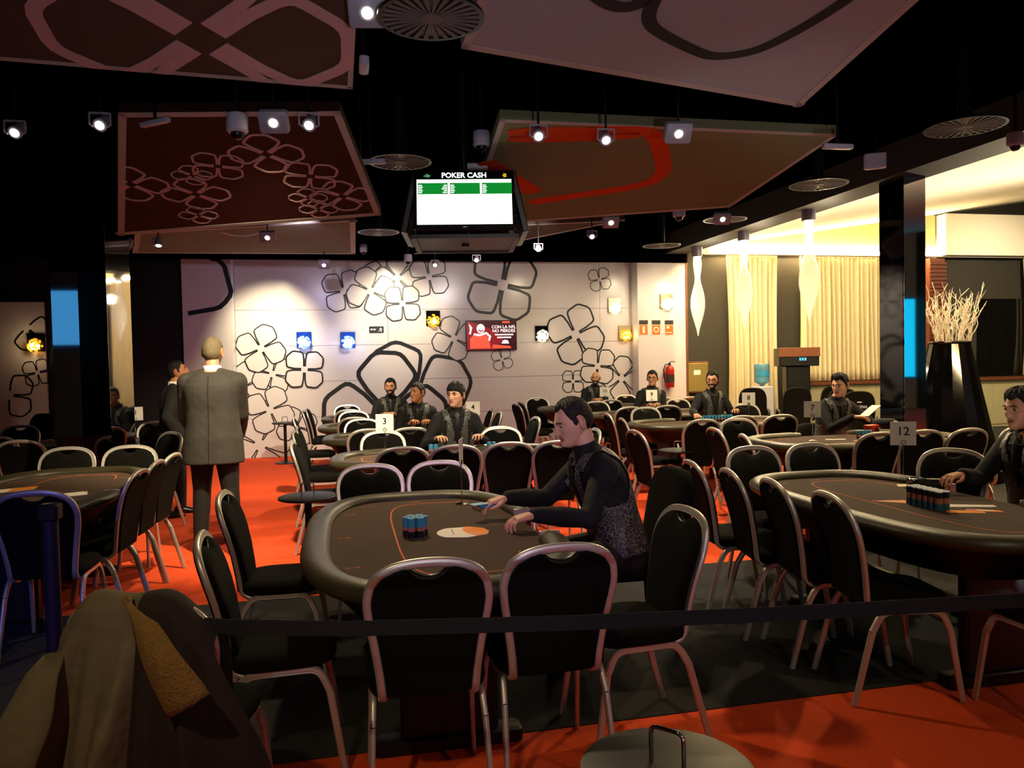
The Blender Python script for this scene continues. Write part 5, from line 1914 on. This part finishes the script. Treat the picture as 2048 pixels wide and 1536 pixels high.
MB().lathe([(.001, -.21), (.075, -.21), (.085, -.195), (.085, .12), (.075, .16), (.04, .19), (.03, .20), (.001, .20)], 24).build('cylinder', 'fire_red', fe)
lbm = MB()
lbm.loft([[(.0862 * math.sin(R(q)), -.0862 * math.cos(R(q)), z_) for q in range(-70, 71, 14)] for z_ in (-.12, .03)], cap=False)
lbm.build('label_band', 'soffit', fe)
va_ = MB().cyl((0, 0, .19), (0, 0, .245), .022, n=12).build('valve', 'metal_dark', fe)
MB().tube([(-.01, 0, .24), (.04, 0, .27), (.11, 0, .262)], .009, 8).build('lever', 'plastic_black', va_)
MB().tube([(-.015, 0, .225), (-.09, -.02, .215), (-.13, -.02, .12), (-.12, -.02, -.02), (-.095, -.03, -.13)], .011, 8).build('hose', 'plastic_black', fe)
MB().box(-.03, .03, .08, .10, -.05, .1).build('bracket', 'metal_dark', fe, smooth=False)

p0, p1 = on_wall(1363, 784, 13.7), on_wall(1415, 726, 13.7)
cab = thing('fire_cabinet', 'gold metal wall cabinet with small white label', 'cabinet', ((p0.x + p1.x) / 2, 13.79, (p0.z + p1.z) / 2))
w_, h_ = (p1.x - p0.x) / 2, (p1.z - p0.z) / 2
MB().rbox(-w_ - .03, w_ + .03, -.08, 0, -h_ - .03, h_ + .03, .008).build('frame', 'wood', cab, smooth=False)
dr_ = MB().rbox(-w_, w_, -.10, -.08, -h_, h_, .006).build('door', 'cabinet_gold', cab, smooth=False)
MB().box(-.02, .12, -.102, -.10, .05, .14).build('label_plate', 'paper_white', dr_, smooth=False)
MB().box(-w_ + .03, -w_ + .10, -.104, -.10, -.04, .03).build('lock_plate', 'fire_red', dr_, smooth=False)
p = on_wall(1367, 717, 13.79)
ab = thing('alarm_button', 'small white alarm button above the gold cabinet', 'alarm button', p)
MB().rbox(-.045, .045, -.05, 0, -.05, .05, .008).build('housing', 'plastic_white', ab, smooth=False)
MB().box(-.025, .025, -.053, -.05, -.02, .02).build('button', 'fire_red', ab, smooth=False)

# ------------------------------------------------------------------ wall television with advert
p0, p1 = on_wall(933, 701, 13.72), on_wall(1033, 640, 13.72)
tv = thing('wall_television', 'flat wall television showing a red sports betting advert', 'television', ((p0.x + p1.x) / 2, 13.72, (p0.z + p1.z) / 2))
w_, h_ = (p1.x - p0.x) / 2, (p1.z - p0.z) / 2
MB().rbox(-w_, w_, 0, .05, -h_, h_, .006).build('casing', 'plastic_black', tv, smooth=False)
dp_ = MB().box(-w_ + .012, w_ - .012, -.002, 0, -h_ + .012, h_ - .012).build('display', 'scr_deepred', tv, smooth=False)
ad = MB()
ad.prism([(-w_ + .012, -h_ + .012), (.1, -h_ + .012), (.22, -.05), (-.02, .12), (-w_ + .012, h_ - .012)], .0022, .003, M=M_WALL)
ad.build('advert_backdrop', 'scr_red', dp_, smooth=False)
ad = MB()
ad.prism([(-.40, -.24), (-.02, -.24), (-.06, -.02), (-.16, .04), (-.30, .04), (-.40, -.06)], .0031, .0036, M=M_WALL)
ad.prism([(.0, -.24), (.36, -.24), (.34, -.2), (.02, -.17)], .0031, .0036, M=M_WALL)
ad.build('player_jersey', 'scr_bright', dp_, smooth=False)
ad = MB()
ad.prism([(-.20 + .075 * math.cos(q), .12 + .085 * math.sin(q)) for q in [2 * math.pi * k / 20 for k in range(20)]], .0031, .0036, M=M_WALL)
ad.ribbon([(-.40, .02), (-.38, .10), (-.40, .18), (-.36, .12)], .035, .0031, .0036, M=M_WALL)
ad.ribbon([(-.33, .02), (-.22, .0), (-.10, .04), (-.03, -.02), (-.05, -.1)], .035, .0037, .004, M=M_WALL)
ad.build('player_helmet', 'scr_pale', dp_, smooth=False)
ad = MB()
ad.ribbon([(-.24, .10), (-.20, .07), (-.15, .09)], .02, .0041, .0045, M=M_WALL)
ad.build('face_guard', 'scr_red', dp_, smooth=False)
text('CON LA NFL', .078, 'scr_pale', dp_, (.225, -.0045, .145), (R(90), 0, 0), 'advert_text', .0003, bold=.0015)
text('NO PIERDES', .078, 'scr_pale', dp_, (.225, -.0045, .075), (R(90), 0, 0), 'advert_text', .0003, bold=.0015)
MB().box(.06, .40, -.0045, -.004, -.005, .02).build('advert_line', 'scr_pale', dp_, smooth=False)
MB().box(.10, .36, -.0045, -.004, -.055, -.03).build('advert_line', 'scr_pale', dp_, smooth=False)
MB().prism([(.18, -.155), (.32, -.155), (.30, -.10), (.25, -.085), (.20, -.10)], .004, .0045, M=M_WALL).build('advert_emblem', 'scr_pale', dp_, smooth=False)
MB().box(.20, .34, -.004, -.003, .215, .25).build('advert_banner', 'scr_bright', dp_, smooth=False)

# ------------------------------------------------------------------ hanging screen cluster
TC_ = Vector((.965, 6.05, 0))
cl = thing('screen_cluster', 'four-sided hanging screen cluster reading POKER CASH', 'screen cluster', (TC_.x, TC_.y, 2.775))
sw, shh = .37, .228


def screen(parent, M_, lit):
    o = bpy.data.objects.new('screen', MB().rbox(-sw, sw, 0, .05, -shh, shh, .008).mesh('screen', 'plastic_black'))
    COL.objects.link(o)
    o.parent = parent
    o.matrix_local = M_
    MB().box(-sw + .02, sw - .02, -.002, 0, -shh + .03, shh - .015).build('display', 'scr_black', o, smooth=False)
    if lit:
        z1 = shh - .075
        MB().box(-sw + .022, sw - .022, -.004, -.002, -shh + .032, z1).build('bright_field', 'scr_white', o, smooth=False)
        for k in range(3):
            x0 = -sw + .03 + k * .235
            MB().box(x0, x0 + .22, -.005, -.004, z1 - .115, z1 - .028).build('green_box', 'scr_green', o, smooth=False)
            ln = MB()
            for q in range(5):
                ln.box(x0 + .004, x0 + .03 + .006 * (q % 2), -.006, -.005, z1 - .05 - q * .014, z1 - .043 - q * .014)
                if k == 0:
                    ln.box(x0 + .19 - .008 * (q % 3), x0 + .215, -.006, -.005, z1 - .05 - q * .014, z1 - .043 - q * .014)
            tag(ln.build('text_lines', 'scr_white', o, smooth=False), kind='stuff')
        text('POKER CASH', .056, 'scr_white', o, (.0, -.005, shh - .045), (R(90), 0, 0), 'screen_title', .0004, bold=.0012)
        g_ = MB()
        g_.prism([(-.30, shh - .05), (-.27, shh - .03), (-.245, shh - .045), (-.26, shh - .06)], .003, .005, M=M_WALL)
        g_.build('banknote_icon', 'scr_lgreen', o, smooth=False)
        g_ = MB()
        g_.prism([(.30 + .018 * math.cos(q) * (1 if k % 2 else .6), shh - .045 + .02 * math.sin(q) * (1 if k % 2 else .6)) for k, q in enumerate([2 * math.pi * k / 10 for k in range(10)])], .003, .005, M=M_WALL)
        g_.build('coin_icon', 'scr_yellow', o, smooth=False)
        MB().box(-.015, .015, -.001, .0, -shh + .008, -shh + .018).build('maker_mark', 'chip_white', o, smooth=False)
    vents = MB()
    for q in range(6):
        vents.box(-sw * .6, sw * .6, .05, .056, -shh * .6 + q * .05, -shh * .6 + q * .05 + .02)
    vents.build('vent_slats', 'metal_dark', o, smooth=False)
    return o


tl = R(12)
Rx = lambda a: Matrix.Rotation(a, 4, 'X')
Rz = lambda a: Matrix.Rotation(a, 4, 'Z')
base_rz = R(-9)
for k in range(4):
    screen(cl, Rz(base_rz + k * math.pi / 2) @ Matrix.Translation((0, -.43, 0)) @ Rx(-tl), k == 0)
fr_ = MB()
for k in range(4):
    fr_.box(-.38, .38, -.40, -.36, -.28, -.25, M=Rz(base_rz + k * math.pi / 2))
fr_.build('tray_frame', 'metal_dark', cl, smooth=False)
MB().box(-.36, .36, -.36, .36, -.27, -.265, M=Rz(base_rz)).build('tray', 'plastic_black', cl, smooth=False)
MB().cyl((0, 0, -.285), (0, 0, CEIL - 2.775), .03, n=12).build('ceiling_pole', 'metal_dark', cl)
for k in range(4):
    MB().cyl(Rz(base_rz + k * math.pi / 2) @ Vector((0, -.40, .0)), (0, 0, .1), .012, n=8).build('arm', 'metal_dark', cl)


# ------------------------------------------------------------------ ceiling fittings
def spotlight(label, px, py, z, aim, big=True, lit=True, size=.058):
    p = at_z(px, py, z)
    t = thing('spotlight', label, 'spotlight', p, 0, 'ceiling spotlights')
    d = Vector(aim).normalized()
    Mr = d.to_track_quat('-Z', 'Y').to_matrix().to_4x4()
    MB().cyl((0, 0, .06), (0, 0, CEIL - z), .008, n=8).build('stem', 'metal_dark', t)
    if big:
        hs = MB().rbox(-size * 1.5, size * 1.5, -size * 1.15, size * 1.15, -.01, .05, .012, M=Mr).build('housing', 'plastic_grey', t)
    else:
        hs = MB().lathe([(.001, .10), (size * .5, .10), (size * .6, .06), (size * .72, -.005), (size * .6, -.008)], 18, M=Mr).build('housing', 'plastic_grey', t)
        MB().tube([(-size, 0, .07), (-size, 0, .0), (-size * .7, 0, -.01)], .006, 6).build('bracket', 'plastic_grey', t)
        MB().tube([(size, 0, .07), (size, 0, .0), (size * .7, 0, -.01)], .006, 6).build('bracket', 'plastic_grey', t)
        MB().box(-size, size, -.008, .008, .065, .075).build('yoke', 'plastic_grey', t, smooth=False)
    MB().lathe([(.001, -.016), (size * .36, -.016), (size * .46, -.009), (.001, -.009)], 18, M=Mr).build('lens', 'lamp_lens' if (big and lit) else ('lamp_lens_small' if lit else 'plastic_black'), hs)
    return t


TOC = (-.15, -1, -.75)
for a_ in (('square spotlight at the corner of the huge pink flower panel', 735, 25, 3.2, TOC, True), ('bright square spotlight below the dark red panel, left', 547, 245, 3.05, TOC, True),
           ('bright round spotlight right of the dome camera', 618, 250, 3.05, TOC, False), ('bright square spotlight at the right of the orange outline panel', 1357, 267, 3.05, TOC, True),
           ('small spotlight under the orange outline panel, left', 1077, 272, 3.05, TOC, False), ('small spotlight under the orange outline panel, middle', 1212, 280, 3.05, TOC, False),
           ('square spotlight right of the screen cluster', 1222, 445, 3.05, TOC, True), ('square spotlight near the far air diffuser on the right', 1445, 438, 3.05, TOC, True),
           ('square spotlight under the olive panel', 535, 475, 3.05, TOC, True), ('spotlight in front of the flower wall, left', 648, 530, 3.05, TOC, True),
           ('spotlight in front of the top flower cluster', 870, 530, 3.05, TOC, False), ('spotlight above the big single wall flower', 953, 520, 3.05, TOC, False),
           ('small yellow spotlight below the brown panels', 1077, 498, 3.05, TOC, False), ('small spotlight left of the square one by the screens', 1184, 473, 3.05, TOC, False),
           ('spotlight at the top of the tall left pillar', 200, 250, 3.05, TOC, False), ('small spotlight in the far left corner of the ceiling', 30, 265, 3.05, TOC, False)):
    spotlight(*a_)
spotlight('unlit grey spotlight under the olive panel, left', 252, 492, 3.05, (-.4, -.5, -1), False, False, .09)
spotlight('grey spotlight under the olive panel, right of the unlit one', 317, 490, 3.05, (.0, -.3, -1), False, True, .07)


def dome(label, px, py, z, big=True, up=None):
    p = at_z(px, py, z)
    t = thing('dome_camera', label, 'camera', p, 0, 'ceiling dome cameras')
    k = .75 if big else .6
    hs = MB().lathe([(.001, .10), (.075 * k, .10), (.085 * k, .09), (.085 * k, .0), (.07 * k, -.012), (.001, -.012)], 28).build('housing', 'plastic_white', t)
    MB().ell((0, 0, -.015), (.055 * k, .055 * k, .05 * k), 20, 12).build('dome_glass', 'plastic_black', hs)
    MB().cyl((0, 0, .10), (0, 0, up or CEIL - z), .012, n=8).build('stem', 'metal_dark', t)


dome('white dome camera left of the bright spotlights', 475, 262, 3.0, True)
dome('white dome camera on the dark ceiling at right', 1358, 432, 3.05)
dome('dome camera above the screen cluster', 963, 290, 3.2)
dome('small dome camera beside the olive panel', 727, 503, 3.2, False)
dome('dome camera below the screen cluster by the wall', 816, 522, 3.15)
dome('dome camera under the beam at the right edge', 2030, 290, 3.3)


def diffuser(label, px, py, z, r_=.27):
    p = at_z(px, py, z)
    t = thing('air_diffuser', label, 'air vent', p, 0, 'round ceiling air diffusers')
    MB().lathe([(.001, .014), (r_, .014), (r_, .0), (r_ - .02, .0), (r_ - .02, .006), (.001, .006)], 40).build('plate', 'metal_dark', t)
    MB().lathe([(.001, -.002), (.05, -.002), (.05, .006), (.001, .006)], 20).build('hub', 'vane_grey', t)
    vn = MB()
    for k in range(28):
        a = 2 * math.pi * k / 28
        M_ = Rz(a)
        vn.add([(.05, -.002, .0), (r_ - .02, -.012, .0), (r_ - .02, .012, .0), (.05, .005, .0), (.05, -.002, .005), (r_ - .02, -.012, .005), (r_ - .02, .012, .005), (.05, .005, .005)],
               [(0, 3, 2, 1), (4, 5, 6, 7), (0, 1, 5, 4), (1, 2, 6, 5), (2, 3, 7, 6), (3, 0, 4, 7)], 0, M_)
    vn.build('radial_vanes', 'vane_grey', t, smooth=False)
    MB().cyl((0, 0, .014), (0, 0, CEIL - z), .05, n=16).build('duct', 'metal_dark', t)


diffuser('large round air diffuser between the top ceiling panels', 862, 38, 3.1, .235)
diffuser('round air diffuser left above the screen cluster', 800, 325, 3.3)
diffuser('round air diffuser left below the screen cluster', 757, 465, 3.3)
diffuser('bright round air diffuser near the slim right pillar', 1637, 370, 3.2)
diffuser('round air diffuser above the white pilaster', 1323, 492, 3.2)
diffuser('dark round air diffuser at the top right', 1930, 255, 3.2)
diffuser('round air diffuser beside the far square spotlight', 1450, 440, 3.3)


def bar_box(label, px, py, z, sx, sy, sz, rz, matn='plastic_white', cat='ceiling device'):
    p = at_z(px, py, z)
    t = thing('ceiling_device', label, cat, p, rz)
    MB().rbox(-sx / 2, sx / 2, -sy / 2, sy / 2, -sz / 2, sz / 2, min(sx, sy, sz) * .2).build('housing', matn, t)
    MB().cyl((0, 0, sz / 2), (0, 0, CEIL - z), .01, n=8).build('stem', 'metal_dark', t)
    return t


bar_box('pale tube fitting near the top of the left pillar', 310, 245, 3.15, .26, .04, .03, R(-40))
bar_box('lilac tube fitting left of the screen cluster', 740, 323, 3.15, .24, .05, .035, R(-12))
bar_box('white wireless router above the screen cluster', 948, 337, 3.12, .22, .14, .06, R(-12))
bar_box('pale tube fitting at the right corner of the orange panel', 1675, 293, 3.12, .24, .05, .035, R(-2))
bar_box('white square box on the dark ceiling near the pillar', 1750, 322, 3.2, .17, .06, .13, R(-30))
bar_box('small grey wireless device beside the huge flower panel', 728, 130, 3.15, .05, .16, .05, R(0))

rg = thing('ceiling_ring', 'thin dark ring ornament on the bright bay ceiling', 'ceiling ornament', (9.1, 6.4, bay_z(9.1) - .004))
rg.rotation_euler = (0, -math.atan(.14), 0)
MB().tube([(.55 * math.cos(R(q)), .55 * math.sin(R(q)), 0) for q in range(0, 360, 10)], .008, 6, closed=True).build('ring', 'metal_dark', rg)
